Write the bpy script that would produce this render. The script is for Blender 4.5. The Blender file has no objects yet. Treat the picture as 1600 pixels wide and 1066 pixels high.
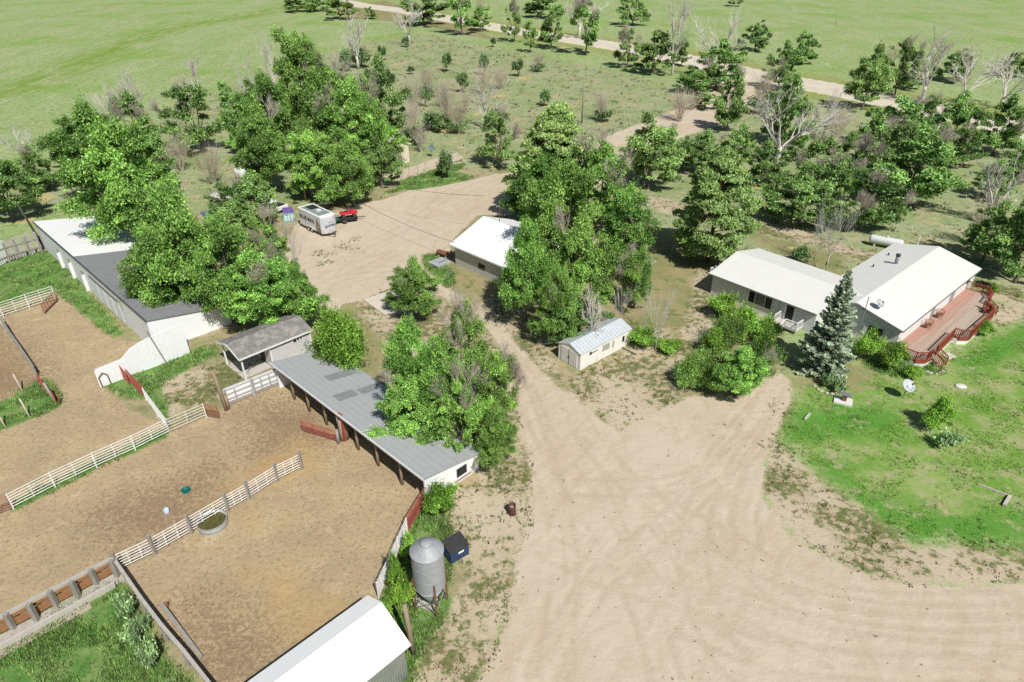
import bpy, math, random
import numpy as np
from mathutils import Vector, Matrix
R = math.radians
scene = bpy.context.scene
COL = scene.collection

# ------------------------------------------------------------------ camera model
F_PX, PITCH, CAM_H = 1067.0, R(31.27), 36.0          # focal length for a 1600 px wide frame
SP, CP = math.sin(PITCH), math.cos(PITCH)
def W(u, v, z=0.0):
    """point of the place seen at photo pixel (u, v) at height z"""
    a = (u-800)/F_PX; b = -(v-533)/F_PX
    d = (a, CP+b*SP, -SP+b*CP)
    t = (z-CAM_H)/d[2]
    return (a*t, d[1]*t)
def depth(x, y, z=0.0):
    return y*CP-(z-CAM_H)*SP
def pix(x, y, z=0.0):
    zz = z-CAM_H; dep = y*CP-zz*SP; up = y*SP+zz*CP
    return (800+F_PX*x/dep, 533-F_PX*up/dep)
def tallness(ub, vb, vt):
    x, y = W(ub, vb); lo, hi = 0.0, 35.0
    for _ in range(50):
        m = (lo+hi)/2
        if pix(x, y, m)[1] > vt: lo = m
        else: hi = m
    return lo

cam_d = bpy.data.cameras.new("camera"); cam = bpy.data.objects.new("camera", cam_d); COL.objects.link(cam)
cam.location = (0, 0, CAM_H); cam.rotation_euler = (R(90)-PITCH, 0, 0)
cam_d.sensor_width = 36; cam_d.lens = 36*F_PX/1600; cam_d.clip_start = .5; cam_d.clip_end = 9000
scene.camera = cam

# ------------------------------------------------------------------ light
SUN_AZ, SUN_EL = R(-64), R(50.5)                       # direction towards the sun, measured from +X
w = bpy.data.worlds.new("World"); scene.world = w; w.use_nodes = True
nt = w.node_tree; bg = nt.nodes["Background"]
sky = nt.nodes.new("ShaderNodeTexSky"); sky.sky_type = 'NISHITA'; sky.sun_disc = False
sky.sun_elevation = SUN_EL; sky.sun_rotation = math.pi/2-SUN_AZ
sky.air_density = 1.0; sky.dust_density = 1.0; sky.ozone_density = 1.0
nt.links.new(sky.outputs[0], bg.inputs[0]); bg.inputs[1].default_value = .06
sd = bpy.data.lights.new("sun", 'SUN'); sd.energy = 5.0; sd.angle = R(.53); sd.color = (1, .965, .90)
so = bpy.data.objects.new("sun", sd); COL.objects.link(so)
sdir = Vector((math.cos(SUN_EL)*math.cos(SUN_AZ), math.cos(SUN_EL)*math.sin(SUN_AZ), math.sin(SUN_EL)))
so.rotation_euler = sdir.to_track_quat('Z', 'Y').to_euler(); so.location = (60, -60, 120)
scene.view_settings.view_transform = 'Standard'; scene.view_settings.look = 'None'
scene.view_settings.exposure = 0; scene.view_settings.gamma = 1
scene.render.engine = 'CYCLES'
scene.cycles.max_bounces = 6; scene.cycles.diffuse_bounces = 3; scene.cycles.transmission_bounces = 4
scene.cycles.transparent_max_bounces = 6
scene.cycles.use_denoising = False

# ------------------------------------------------------------------ node helpers
class N:
    """small wrapper for building node materials"""
    def __init__(s, name):
        s.m = bpy.data.materials.new(name); s.m.use_nodes = True; s.t = s.m.node_tree
        s.t.nodes.clear(); s.out = s.t.nodes.new("ShaderNodeOutputMaterial")
    def n(s, typ, **kw):
        x = s.t.nodes.new(typ)
        for k, v in kw.items(): setattr(x, k, v)
        return x
    def l(s, a, b): s.t.links.new(a, b)
    def put(s, sock, v):
        if isinstance(v, (int, float)): sock.default_value = v
        elif isinstance(v, (tuple, list)):
            sock.default_value = tuple(v)+((1,) if len(v) == 3 and sock.type == 'RGBA' else ())
        else: s.l(v, sock)
    def coord(s, which='Object'): return s.n("ShaderNodeTexCoord").outputs[which]
    def pos(s): return s.n("ShaderNodeNewGeometry").outputs['Position']
    def mapping(s, vec, scale=(1,1,1), rot=(0,0,0)):
        x = s.n("ShaderNodeMapping"); s.l(vec, x.inputs[0])
        x.inputs['Scale'].default_value = scale; x.inputs['Rotation'].default_value = rot
        return x.outputs[0]
    def noise(s, vec, scale, detail=4, rough=.55, dist=0):
        x = s.n("ShaderNodeTexNoise"); s.l(vec, x.inputs['Vector'])
        x.inputs['Scale'].default_value = scale; x.inputs['Detail'].default_value = detail
        x.inputs['Roughness'].default_value = rough; x.inputs['Distortion'].default_value = dist
        return x.outputs['Fac']
    def vor(s, vec, scale, out='Distance'):
        x = s.n("ShaderNodeTexVoronoi"); s.l(vec, x.inputs['Vector']); x.inputs['Scale'].default_value = scale
        return x.outputs[out]
    def attr(s, name, out='Fac'):
        return s.n("ShaderNodeAttribute", attribute_name=name).outputs[out]
    def math(s, op, a, b=0.0, c=None):
        x = s.n("ShaderNodeMath", operation=op); s.put(x.inputs[0], a); s.put(x.inputs[1], b)
        if c is not None: s.put(x.inputs[2], c)
        return x.outputs[0]
    def ramp(s, v, a, b, lo=0.0, hi=1.0):
        x = s.n("ShaderNodeMapRange", interpolation_type='SMOOTHSTEP'); s.put(x.inputs[0], v)
        for i, q in enumerate((a, b, lo, hi)): x.inputs[i+1].default_value = q
        return x.outputs[0]
    def mix(s, f, a, b, mode='MIX'):
        x = s.n("ShaderNodeMix", data_type='RGBA', blend_type=mode)
        s.put(x.inputs[0], f); s.put(x.inputs[6], a); s.put(x.inputs[7], b)
        return x.outputs[2]
    def bump(s, h, strength=.4, dist=.05):
        x = s.n("ShaderNodeBump"); s.l(h, x.inputs['Height'])
        x.inputs['Strength'].default_value = strength; x.inputs['Distance'].default_value = dist
        return x.outputs[0]
    def principled(s, col, rough=.6, metal=0.0, normal=None, spec=.4):
        p = s.n("ShaderNodeBsdfPrincipled"); s.put(p.inputs['Base Color'], col); s.put(p.inputs['Roughness'], rough)
        p.inputs['Metallic'].default_value = metal; p.inputs['Specular IOR Level'].default_value = spec
        if normal is not None: s.l(normal, p.inputs['Normal'])
        s.l(p.outputs[0], s.out.inputs[0]); return p

_M = {}
def mat(name, col, col2=None, rough=.6, metal=0.0, scale=3.0, stretch=(1,1,1), amount=.5, bump=0.0, ribs=None, dirt=None, spec=.35, dirt_scale=.7, dirt_t=(.5,.8)):
    """weathered surface: two tones by noise, optional ribs (axis, pitch, strength) and dirt blotches"""
    if name in _M: return _M[name]
    k = N(name); co = k.coord()
    f = k.noise(k.mapping(co, stretch), scale, 5, .6)
    c2 = col2 or tuple(x*.75 for x in col)
    c = k.mix(k.ramp(f, .5-amount*.5, .5+amount*.5), col, c2)
    if dirt:
        g = k.noise(co, dirt_scale, 6, .65, .4)
        c = k.mix(k.ramp(g, *dirt_t), c, dirt)
    nrm = None
    if ribs:
        ax, pitch, st = ribs
        wv = k.n("ShaderNodeTexWave", wave_type='BANDS', bands_direction=ax, wave_profile='SIN')
        k.l(co, wv.inputs['Vector']); wv.inputs['Scale'].default_value = math.pi/(10*pitch)*2/ (1.0) if False else .314159/pitch
        c = k.mix(k.ramp(wv.outputs['Fac'], .0, .35, st*.6, 0.0), c, tuple(x*.45 for x in col))
        nrm = k.bump(wv.outputs['Fac'], st, .04)
    elif bump:
        nrm = k.bump(f, bump, .03)
    k.principled(c, rough, metal, nrm, spec)
    _M[name] = k.m; return k.m

# ------------------------------------------------------------------ mesh helpers
class MB:
    """collects shapes for ONE mesh object"""
    def __init__(s): s.v = []; s.f = []; s.mi = []; s.cur = 0
    def add(s, vs, fs):
        o = len(s.v); s.v += [tuple(p) for p in vs]
        for f in fs: s.f.append(tuple(i+o for i in f)); s.mi.append(s.cur)
        return s
    def box(s, x0, x1, y0, y1, z0, z1):
        v = [(x0,y0,z0),(x1,y0,z0),(x1,y1,z0),(x0,y1,z0),(x0,y0,z1),(x1,y0,z1),(x1,y1,z1),(x0,y1,z1)]
        return s.add(v, [(3,2,1,0),(4,5,6,7),(0,1,5,4),(1,2,6,5),(2,3,7,6),(3,0,4,7)])
    def bar(s, p, q, wd, ht, up=(0,0,1)):
        """rectangular bar from p to q: wd across, ht along up"""
        p, q = Vector(p), Vector(q); d = (q-p).normalized(); upv = Vector(up)
        if abs(d.dot(upv)) > .95: upv = Vector((1,0,0))
        sd_ = d.cross(upv).normalized(); u = sd_.cross(d).normalized()
        c = []
        for e in (p, q):
            for a, b in ((-1,-1),(1,-1),(1,1),(-1,1)): c.append(e+sd_*(a*wd/2)+u*(b*ht/2))
        return s.add(c, [(3,2,1,0),(4,5,6,7),(0,1,5,4),(1,2,6,5),(2,3,7,6),(3,0,4,7)])
    def tube(s, pts, rad, n=6, cap=True):
        pts = [Vector(p) for p in pts]; k = len(pts)
        rads = rad if isinstance(rad, (list, tuple)) else [rad]*k
        o = []; ref = None
        for i, p in enumerate(pts):
            d = (pts[min(i+1,k-1)]-pts[max(i-1,0)])
            if d.length < 1e-9: d = Vector((0,0,1))
            d.normalize()
            if ref is None: ref = Vector((1,0,0)) if abs(d.x) < .8 else Vector((0,1,0))
            a = d.cross(ref)
            if a.length < 1e-6: ref = Vector((0,1,0)); a = d.cross(ref)
            a.normalize(); b = d.cross(a); ref = -b if False else ref
            for j in range(n):
                t = 2*math.pi*j/n; o.append(p+a*(math.cos(t)*rads[i])+b*(math.sin(t)*rads[i]))
        fs = []
        for i in range(k-1):
            for j in range(n):
                j2 = (j+1) % n; fs.append((i*n+j, i*n+j2, (i+1)*n+j2, (i+1)*n+j))
        if cap: fs.append(tuple(range(n-1,-1,-1))); fs.append(tuple((k-1)*n+j for j in range(n)))
        return s.add(o, fs)
    def lathe(s, prof, n=24, cx=0, cy=0, cap=True):
        o = []
        for r, z in prof:
            for j in range(n):
                t = 2*math.pi*j/n; o.append((cx+r*math.cos(t), cy+r*math.sin(t), z))
        fs = []
        for i in range(len(prof)-1):
            for j in range(n):
                j2 = (j+1) % n; fs.append((i*n+j, i*n+j2, (i+1)*n+j2, (i+1)*n+j))
        if cap: fs.append(tuple(range(n-1,-1,-1))); fs.append(tuple((len(prof)-1)*n+j for j in range(n)))
        return s.add(o, fs)
    def prism(s, poly, off):
        """flat polygon (3D points) extruded by the offset vector"""
        k = len(poly); a = [Vector(p) for p in poly]; o = Vector(off)
        nrm = Vector((0,0,0))
        for i in range(k): nrm += a[i].cross(a[(i+1) % k])
        b = [p+o for p in a]
        top, bot = tuple(range(k)), tuple(range(2*k-1, k-1, -1))
        fs = [top, bot]+[((i+1) % k, i, k+i, k+(i+1) % k) for i in range(k)]
        if nrm.dot(o) > 0: fs = [f[::-1] for f in fs]
        return s.add(a+b, fs)
    def build(s, name, mats, parent=None, smooth=False, bevel=0.0):
        me = bpy.data.meshes.new(name); me.from_pydata(s.v, [], s.f)
        if not isinstance(mats, (list, tuple)): mats = [mats]
        for m in mats: me.materials.append(m)
        if len(mats) > 1: me.polygons.foreach_set('material_index', s.mi)
        if smooth: me.polygons.foreach_set('use_smooth', [True]*len(s.f))
        me.update()
        o = bpy.data.objects.new(name, me); COL.objects.link(o)
        if parent: o.parent = parent
        if bevel:
            b = o.modifiers.new("edge", 'BEVEL'); b.width = bevel; b.segments = 2; b.limit_method = 'ANGLE'
        return o

def tag(o, label, cat, group=None, kind=None):
    if label: o['label'] = label
    if cat: o['category'] = cat
    if group: o['group'] = group
    if kind: o['kind'] = kind
    return o
def thing(name, label, cat, loc=(0,0,0), rz=0.0, group=None):
    o = bpy.data.objects.new(name, None); COL.objects.link(o); o.empty_display_size = .3
    o.location = loc; o.rotation_euler = (0,0,rz)
    return tag(o, label, cat, group)
def copy_tree(o, parent=None):
    c = o.copy(); COL.objects.link(c); c.parent = parent
    for ch in list(o.children): copy_tree(ch, c)
    return c
class Fr:
    """local frame on the ground: x along angle, y at +90 degrees"""
    def __init__(s, o, ang): s.o = o; s.a = ang; s.c, s.s = math.cos(ang), math.sin(ang)
    def loc(s, u, v, z=0.0):
        x, y = W(u, v, z); x -= s.o[0]; y -= s.o[1]
        return (x*s.c+y*s.s, -x*s.s+y*s.c)
    def world(s, a, b): return (s.o[0]+a*s.c-b*s.s, s.o[1]+a*s.s+b*s.c)
FARM, HOUSE = math.atan2(.7143,.6998), math.atan2(.664,.747)

# ------------------------------------------------------------------ materials
WHITE  = mat("white_paint", (.80,.80,.79), (.72,.72,.71), .55, scale=2, dirt=(.50,.47,.42), dirt_t=(.62,.9))
WHITEM = mat("white_pipe", (.82,.82,.80), (.70,.69,.66), .45, scale=4, dirt=(.45,.36,.28), dirt_t=(.66,.85), dirt_scale=3)
WROOF_X = mat("white_sheet_roof", (.84,.85,.85), (.80,.81,.81), .5, scale=1, ribs=('X', .45, .22), dirt=(.66,.66,.63), dirt_t=(.55,.95))
GROOF_Y = mat("grey_sheet_roof", (.385,.40,.412), (.35,.362,.372), .55, scale=1.2, ribs=('X', .6, .18), dirt=(.38,.39,.40), dirt_t=(.5,.8))
DROOF_Y = mat("dark_grey_roof", (.25,.257,.27), (.22,.226,.238), .6, scale=1, ribs=('X', .5, .2), dirt=(.24,.24,.25), dirt_t=(.5,.85))
HROOF  = mat("cream_sheet_roof", (.70,.70,.66), (.655,.655,.615), .6, scale=.8, amount=.8, dirt=(.58,.57,.52), dirt_t=(.55,.95))
HROOFW = mat("cream_sheet_roof_wing", (.70,.70,.66), (.655,.655,.615), .6, scale=.8, amount=.8, dirt=(.58,.57,.52), dirt_t=(.55,.95))
BSIDE  = mat("white_sheet_wall", (.84,.85,.87), (.80,.81,.83), .55, scale=1.5, ribs=('X', .35, .08), dirt=(.52,.50,.47), dirt_t=(.6,.9))
BSIDEY = mat("white_sheet_wall_long", (.84,.85,.87), (.80,.81,.83), .55, scale=1.5, ribs=('Y', .35, .06), dirt=(.52,.50,.47), dirt_t=(.6,.9))
GALV   = mat("galvanised_sheet", (.40,.42,.44), (.33,.345,.36), .42, .55, scale=2.5, ribs=('X', .16, .5))
GALVP  = mat("galvanised_plain", (.37,.385,.40), (.31,.325,.34), .6, .12, scale=3, dirt=(.30,.28,.26), dirt_t=(.62,.85), dirt_scale=2)
BLUET  = mat("pale_blue_metal_roof", (.47,.57,.63), (.40,.50,.57), .45, .2, scale=2, ribs=('Y', .38, .5), dirt=(.35,.38,.40), dirt_t=(.6,.85))
SIDING = mat("shade_side_siding", (.66,.67,.70), (.61,.62,.65), .7, scale=2, ribs=('Z', .2, .06))  # darker copy of the house siding, shade painted in for walls facing away
SIDINGW = mat("sun_side_siding", (.74,.74,.73), (.68,.68,.67), .65, scale=2, ribs=('Z', .2, .06))  # lighter copy of the same siding, sunlight painted in for sun-facing walls
CREAM  = mat("cream_stucco", (.66,.60,.48), (.60,.55,.44), .8, scale=4, dirt=(.42,.37,.29), dirt_t=(.58,.85))
STUCCO = mat("pale_stucco", (.56,.53,.48), (.50,.475,.43), .85, scale=3, dirt=(.36,.33,.29), dirt_t=(.55,.85))
SHEDW  = mat("offwhite_shed_sheet", (.80,.79,.75), (.74,.73,.69), .6, scale=2, ribs=('X', .3, .18), dirt=(.42,.36,.30), dirt_t=(.6,.85))
SHEDE  = mat("offwhite_shed_end", (.76,.75,.72), (.70,.69,.66), .6, scale=2, ribs=('Y', .3, .18), dirt=(.42,.36,.30), dirt_t=(.6,.85))
GREYP  = mat("pale_lilac_wall", (.58,.565,.565), (.53,.515,.515), .75, scale=2, dirt=(.42,.40,.39), dirt_t=(.6,.9))
WOODG  = mat("weathered_wood", (.36,.335,.30), (.22,.20,.175), .85, scale=5, stretch=(1,1,.25), amount=.8, bump=.4)
WOODB  = mat("brown_wood", (.34,.265,.185), (.22,.165,.11), .8, scale=5, stretch=(1,1,.25), amount=.8, bump=.4)
WOODO  = mat("rusty_orange_wood", (.36,.18,.08), (.22,.11,.05), .8, scale=4, amount=.8, bump=.3)
RED    = mat("red_gate_paint", (.42,.085,.07), (.30,.07,.055), .5, scale=4, dirt=(.35,.20,.15), dirt_t=(.6,.85), dirt_scale=2)
RUST   = mat("rust", (.24,.10,.05), (.15,.065,.04), .8, scale=6, amount=.8, bump=.3)
DECKR  = mat("red_stained_deck", (.36,.10,.06), (.27,.075,.05), .6, scale=3)
DARK   = mat("dark_glass", (.018,.021,.025), (.028,.03,.035), .2, scale=2, spec=.22)
BLACK  = mat("black_metal", (.03,.03,.033), (.05,.048,.045), .5, scale=5)
TYRE   = mat("tyre_rubber", (.035,.034,.033), (.06,.057,.052), .85, scale=8)
CONC   = mat("concrete", (.52,.49,.44), (.44,.41,.365), .85, scale=2.5, bump=.25, dirt=(.36,.32,.26), dirt_t=(.58,.85))
GREYM  = mat("grey_metal", (.33,.34,.35), (.26,.27,.28), .45, .4, scale=4)
DISH   = mat("grey_dish", (.42,.44,.46), (.38,.40,.42), .5, scale=3)
# ------------------------------------------------------------------ ground zones (outlines traced on the ground)
def gp(pts): return np.array([W(*p) for p in pts])
Z = {}
Z['dirt'] = [gp([(745,1066),(775,1010),(798,950),(806,880),(830,800),(832,740),(815,690),(806,640),(812,600),(798,560),(772,530),(748,500),(712,474),(684,462),(640,446),(606,452),(566,470),(540,474),(520,492),(498,495),(470,470),(452,430),(446,392),(462,350),(530,330),(560,318),(600,312),(640,298),(690,291),(735,282),(775,272),(830,268),(860,300),(800,336),(745,336),(704,378),(702,392),(668,396),(658,410),(672,428),(702,450),(745,482),(790,512),(806,536),(838,570),(870,602),(900,622),(935,652),(968,672),(1000,658),(1040,636),(1078,618),(1120,618),(1160,622),(1196,590),(1216,580),(1234,594),(1236,625),(1216,670),(1196,720),(1190,760),(1202,800),(1250,850),(1330,890),(1400,910),(1500,918),(1640,910),(1700,1100),(745,1100)]),
             gp([(830,300),(885,262),(925,240),(940,216),(990,197),(1040,178),(1086,158),(1120,126),(1130,104),(1225,122),(1205,152),(1140,190),(1074,212),(1020,234),(988,254),(938,286),(888,316)]),
             gp([(598,272),(640,262),(690,244),(715,238),(728,252),(690,262),(640,278),(602,290)])]
Z['sand'] = [gp([(560,470),(606,448),(645,452),(690,470),(740,500),(775,540),(800,600),(806,660),(700,600),(620,560),(590,520),(566,500)]),
             gp([(690,640),(806,640),(835,740),(832,800),(806,880),(798,950),(775,1010),(745,1080),(640,1080),(655,1010),(700,960),(730,900),(726,850),(690,800),(668,770)]),
             gp([(880,596),(985,545),(1044,512),(1090,590),(1044,636),(1000,658),(968,672),(935,652),(900,622)]),
             gp([(1196,600),(1240,610),(1236,650),(1218,690),(1270,735),(1320,772),(1370,802),(1430,852),(1500,846),(1600,850),(1640,905),(1500,918),(1400,910),(1330,890),(1250,850),(1202,800),(1190,760),(1196,720),(1216,670)]),
             gp([(1090,420),(1125,430),(1120,520),(1060,600),(1040,560),(1075,490)]),
             gp([(952,290),(1050,312),(1180,342),(1262,362),(1330,385),(1390,402),(1380,416),(1300,392),(1180,362),(1040,332),(950,306)]),
             gp([(1530,436),(1600,455),(1600,482),(1535,462)]),
             gp([(1520,470),(1600,480),(1600,505),(1540,510)]),
             gp([(730,480),(790,462),(800,500),(850,540),(880,596),(838,570),(806,536)]),
             gp([(335,570),(420,560),(350,620),(250,655),(230,600)])]
Z['corral'] = [gp([(-60,800),(265,672),(345,642),(352,622),(432,594),(440,600),(670,790),(585,935),(395,1080),(330,1080),(182,884),(-60,1010)]),
               gp([(70,420),(205,545),(160,606),(200,640),(262,664),(-40,790),(-40,690),(80,625),(56,575),(0,500),(0,492),(88,470)]),
               gp([(-60,500),(0,510),(55,582),(62,612),(-60,660)]),
               gp([(667,790),(432,592),(490,572),(750,748)])]
Z['manure_old'] = [gp([(170,800),(260,760),(330,745),(330,790),(270,830),(190,850)]), gp([(300,930),(420,1000),(380,1080),(330,1066)]), gp([(400,630),(500,640),(500,700),(400,720)]), gp([(340,690),(470,690),(440,740),(330,750)]), gp([(560,740),(620,740),(620,790),(540,800)]), gp([(440,850),(520,850),(480,900),(420,900)]), gp([(-60,505),(0,515),(50,580),(55,606),(-60,645)]), gp([(60,800),(170,800),(180,850),(120,870)])]
Z['manure'] = [gp([(170,800),(260,760),(330,735),(330,780),(270,830),(190,850)]), gp([(300,950),(420,990),(380,1080),(330,1066)]), gp([(400,630),(500,640),(500,690),(400,710)]), gp([(-60,505),(0,515),(50,580),(55,606),(-60,645)]), gp([(-60,505),(0,515),(50,580),(55,606),(-60,645)])]
Z['lawn'] = [gp([(1216,690),(1230,650),(1256,606),(1300,600),(1345,612),(1362,590),(1400,572),(1470,566),(1540,520),(1600,500),(1700,480),(1700,860),(1560,856),(1500,846),(1430,852),(1370,802),(1320,772),(1270,735)])]
Z['green'] = [gp([(1270,720),(1320,725),(1350,770),(1420,790),(1480,800),(1600,800),(1640,850),(1500,850),(1430,852),(1370,802),(1320,772)]), gp([(1230,640),(1330,630),(1400,640),(1420,680),(1300,690),(1225,690)]),
              gp([(1490,560),(1600,505),(1640,520),(1520,590)])]
Z['weeds'] = [gp([(-60,1030),(60,960),(182,912),(210,950),(240,1010),(300,1080),(-60,1100)]),
              gp([(0,400),(66,392),(82,392),(190,520),(180,530),(85,452),(0,478)]),
              gp([(-40,650),(50,602),(72,592),(98,630),(60,650),(-40,690)]),
              gp([(600,935),(655,800),(690,800),(705,850),(700,960),(655,1010),(640,1080),(600,1080)]),
              gp([(200,620),(165,600),(200,580),(270,560),(330,540),(340,552),(250,600),(262,656),(232,620)]),
              gp([(20,798),(88,764),(152,732),(212,706),(262,680),(262,668),(212,694),(152,720),(88,750),(20,785)]),
              gp([(660,398),(690,398),(700,420),(712,440),(702,450),(672,428)]),
              gp([(622,285),(700,258),(722,250),(726,262),(700,272),(622,292)]), gp([(600,302),(640,288),(720,270),(735,280),(690,290),(640,297)]),
              gp([(1340,520),(1400,560),(1420,575),(1470,570),(1490,560),(1470,582),(1400,590),(1350,570)]),
              gp([(0,985),(40,965),(60,960),(0,1000)])]
Z['dry'] = [gp([(980,340),(1060,390),(1110,400),(1100,520),(1040,520),(985,520),(960,450)]), gp([(1130,350),(1330,400),(1320,440),(1190,385)]),
            gp([(250,640),(330,600),(345,640),(270,668)]), gp([(500,495),(560,475),(600,520),(600,600),(570,590),(540,540)]), gp([(1300,590),(1370,540),(1420,575),(1350,600)]),
            gp([(600,0),(700,30),(800,70),(640,36),(540,28),(500,20)]), gp([(880,515),(960,480),(980,520),(890,590)]), gp([(640,620),(740,650),(760,700),(690,690)]), gp([(690,410),(712,412),(770,446),(800,470),(770,490),(742,478),(702,450)]), gp([(980,470),(1060,430),(1100,470),(1060,560),(985,540)]), gp([(1230,600),(1300,560),(1345,560),(1330,610),(1262,615)]), gp([(1290,580),(1345,560),(1420,590),(1400,610),(1340,640),(1300,620)])]
Z['yard'] = [gp([(70,352),(260,330),(440,335),(620,285),(800,262),(960,330),(1120,400),(1235,560),(1222,700),(640,1090),(-60,1100),(-60,1000),(-60,480),(60,400)])]
Z['scrub'] = [gp([(230,190),(420,110),(560,72),(660,52),(860,92),(1000,118),(1100,160),(1180,140),(1300,170),(1450,200),(1700,230),(1700,500),(1540,440),(1330,430),(1130,395),(980,420),(700,300),(400,340),(230,330),(60,330),(0,330),(0,300)])]
OR = [(702,203,26,5),(672,122,6,3),(715,210,12,3),(750,178,12,4),(940,192,14,4),(850,166,12,3),(820,122,16,4),(620,100,8,4),(1190,275,16,6),(1185,292,18,6),(1418,322,22,6),(1325,247,14,5),(1545,330,10,5),(65,310,22,9),(40,345,18,6),(275,222,10,6),(780,150,14,4),(710,140,10,3),(662,170,10,3),(1060,96,12,4),(880,75,10,3),(520,20,16,4),(720,230,14,4),(1080,245,16,4),(300,240,14,5),(350,180,12,4),(1238,388,12,4),(690,150,8,3),(735,196,10,3),(1585,340,10,5)]
ROAD = [(380,-24),(470,-10),(560,8),(640,18),(720,33),(800,47),(880,60),(960,72),(1040,86),(1120,104),(1180,118),(1250,130),(1320,143),(1400,160),(1500,180),(1600,203),(1760,240)]
ROADW = [W(*p) for p in ROAD]

def sdist(P, poly):
    """signed distance, positive inside"""
    n = len(poly); d2 = np.full(len(P), 1e18); ins = np.zeros(len(P), bool)
    for i in range(n):
        a, b = poly[i], poly[(i+1) % n]; e = b-a; wv = P-a
        t = np.clip((wv@e)/(e@e+1e-12), 0, 1); q = wv-t[:, None]*e
        d2 = np.minimum(d2, (q*q).sum(1))
        c = ((a[1] > P[:,1]) != (b[1] > P[:,1]))
        xx = a[0]+(P[:,1]-a[1])/(b[1]-a[1]+1e-12)*e[0]
        ins ^= c & (P[:,0] < xx)
    d = np.sqrt(d2); return np.where(ins, d, -d)
def ldist(P, line):
    d2 = np.full(len(P), 1e18)
    for i in range(len(line)-1):
        a, b = np.array(line[i]), np.array(line[i+1]); e = b-a; wv = P-a
        t = np.clip((wv@e)/(e@e+1e-12), 0, 1); q = wv-t[:, None]*e
        d2 = np.minimum(d2, (q*q).sum(1))
    return np.sqrt(d2)
def ztest(P, key, soft):
    out = np.zeros(len(P))
    for poly in Z[key]:
        lo, hi = poly.min(0)-soft*2, poly.max(0)+soft*2
        m = (P[:,0] > lo[0]) & (P[:,0] < hi[0]) & (P[:,1] > lo[1]) & (P[:,1] < hi[1])
        if not m.any(): continue
        d = sdist(P[m], poly); out[m] = np.maximum(out[m], np.clip(d/soft*.5+.5, 0, 1))
    return out
TRACKS = []
for pts, off in (([(815,600),(850,680),(900,760),(960,860),(1010,960),(1040,1066)], .9), ([(930,680),(960,740),(1000,830),(1070,920),(1180,1000),(1300,1066)], .9),
                 ([(1210,600),(1150,700),(1060,800),(960,880),(880,980),(840,1066)], .85), ([(1220,640),(1180,740),(1160,820),(1190,900),(1300,960),(1600,990)], .9),
                 ([(800,580),(840,700),(870,800),(880,900),(860,1066)], .9), ([(1000,760),(1080,850),(1200,920),(1400,960),(1600,960)], .9),
                 ([(500,430),(600,420),(680,440),(760,510),(820,590)], .85), ([(620,330),(690,370),(660,420),(700,460),(780,540)], .85), ([(700,300),(640,350),(560,390),(500,440)], .85),
                 ([(1040,960),(1200,1020),(1400,1040),(1600,1040)], .9), ([(870,560),(905,660),(990,760),(1130,840),(1300,930),(1600,940)], .9), ([(1200,620),(1120,720),(1080,860),(1120,1000),(1180,1066)], .9),
                 ([(900,760),(1000,760),(1100,740),(1180,690),(1220,640)], .9), ([(850,850),(950,900),(1100,940),(1300,1000)], .9)):
    wp = [W(*p) for p in pts]
    # smooth the path, then offset it for the two wheels
    fine = []
    for i in range(len(wp)-1):
        p0, p1, p2, p3 = [np.array(wp[max(0, min(len(wp)-1, i+k))]) for k in (-1,0,1,2)]
        for t in np.linspace(0, 1, 8, endpoint=False):
            fine.append(.5*((2*p1)+(-p0+p2)*t+(2*p0-5*p1+4*p2-p3)*t*t+(-p0+3*p1-3*p2+p3)*t**3))
    fine = np.array(fine); tg = np.gradient(fine, axis=0); tg /= np.linalg.norm(tg, axis=1)[:, None]+1e-9
    nn = np.stack([-tg[:,1], tg[:,0]], 1)
    TRACKS += [fine+nn*off, fine-nn*off]

def make_grid(x0, x1, y0, y1, st):
    nx, ny = int((x1-x0)/st)+1, int((y1-y0)/st)+1
    xs, ys = np.linspace(x0, x1, nx), np.linspace(y0, y1, ny)
    X, Y = np.meshgrid(xs, ys); P = np.stack([X.ravel(), Y.ravel()], 1)
    i = np.arange((nx-1)*(ny-1)); r, c = i//(nx-1), i % (nx-1); a = r*nx+c
    return P, np.stack([a, a+1, a+nx+1, a+nx], 1)
G0 = make_grid(-60, 66, 8, 64, .2); G1 = make_grid(-100, 104, 64, 128, .36); G2 = make_grid(-480, 480, 128, 560, 2.0)
far = [(-6000,-3000),(6000,-3000),(6000,8),(-6000,8)], [(-6000,8),(-60,8),(-60,64),(-6000,64)], [(66,8),(6000,8),(6000,64),(66,64)], [(-6000,64),(-100,64),(-100,128),(-6000,128)], [(104,64),(6000,64),(6000,128),(104,128)], [(-6000,128),(-480,128),(-480,560),(-6000,560)], [(480,128),(6000,128),(6000,560),(480,560)], [(-6000,560),(6000,560),(6000,7000),(-6000,7000)]
PV, FV, o_ = [], [], 0
for gq in (G0, G1, G2): PV.append(gq[0]); FV.append(gq[1]+o_); o_ += len(gq[0])
for q in far: PV.append(np.array(q, float)); FV.append(np.array([[o_, o_+1, o_+2, o_+3]])); o_ += 4
PV = np.concatenate(PV); FV = np.concatenate(FV)
AT = {}
near_n = len(G0[0])+len(G1[0])
for key, soft in (('dirt',1.6),('sand',2.2),('corral',1.4),('manure',3.0),('lawn',2.8),('green',4.0),('weeds',1.2),('dry',4.0),('yard',5.0),('scrub',9.0)):
    AT[key] = ztest(PV, key, soft)
rd = ldist(PV, ROADW); AT['road'] = np.clip((8.3-rd)/1.6, 0, 1)
AT['verge'] = np.clip((18-rd)/8, 0, 1)*np.clip((rd-7)/2, 0, 1)
org = np.zeros(len(PV))
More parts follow.
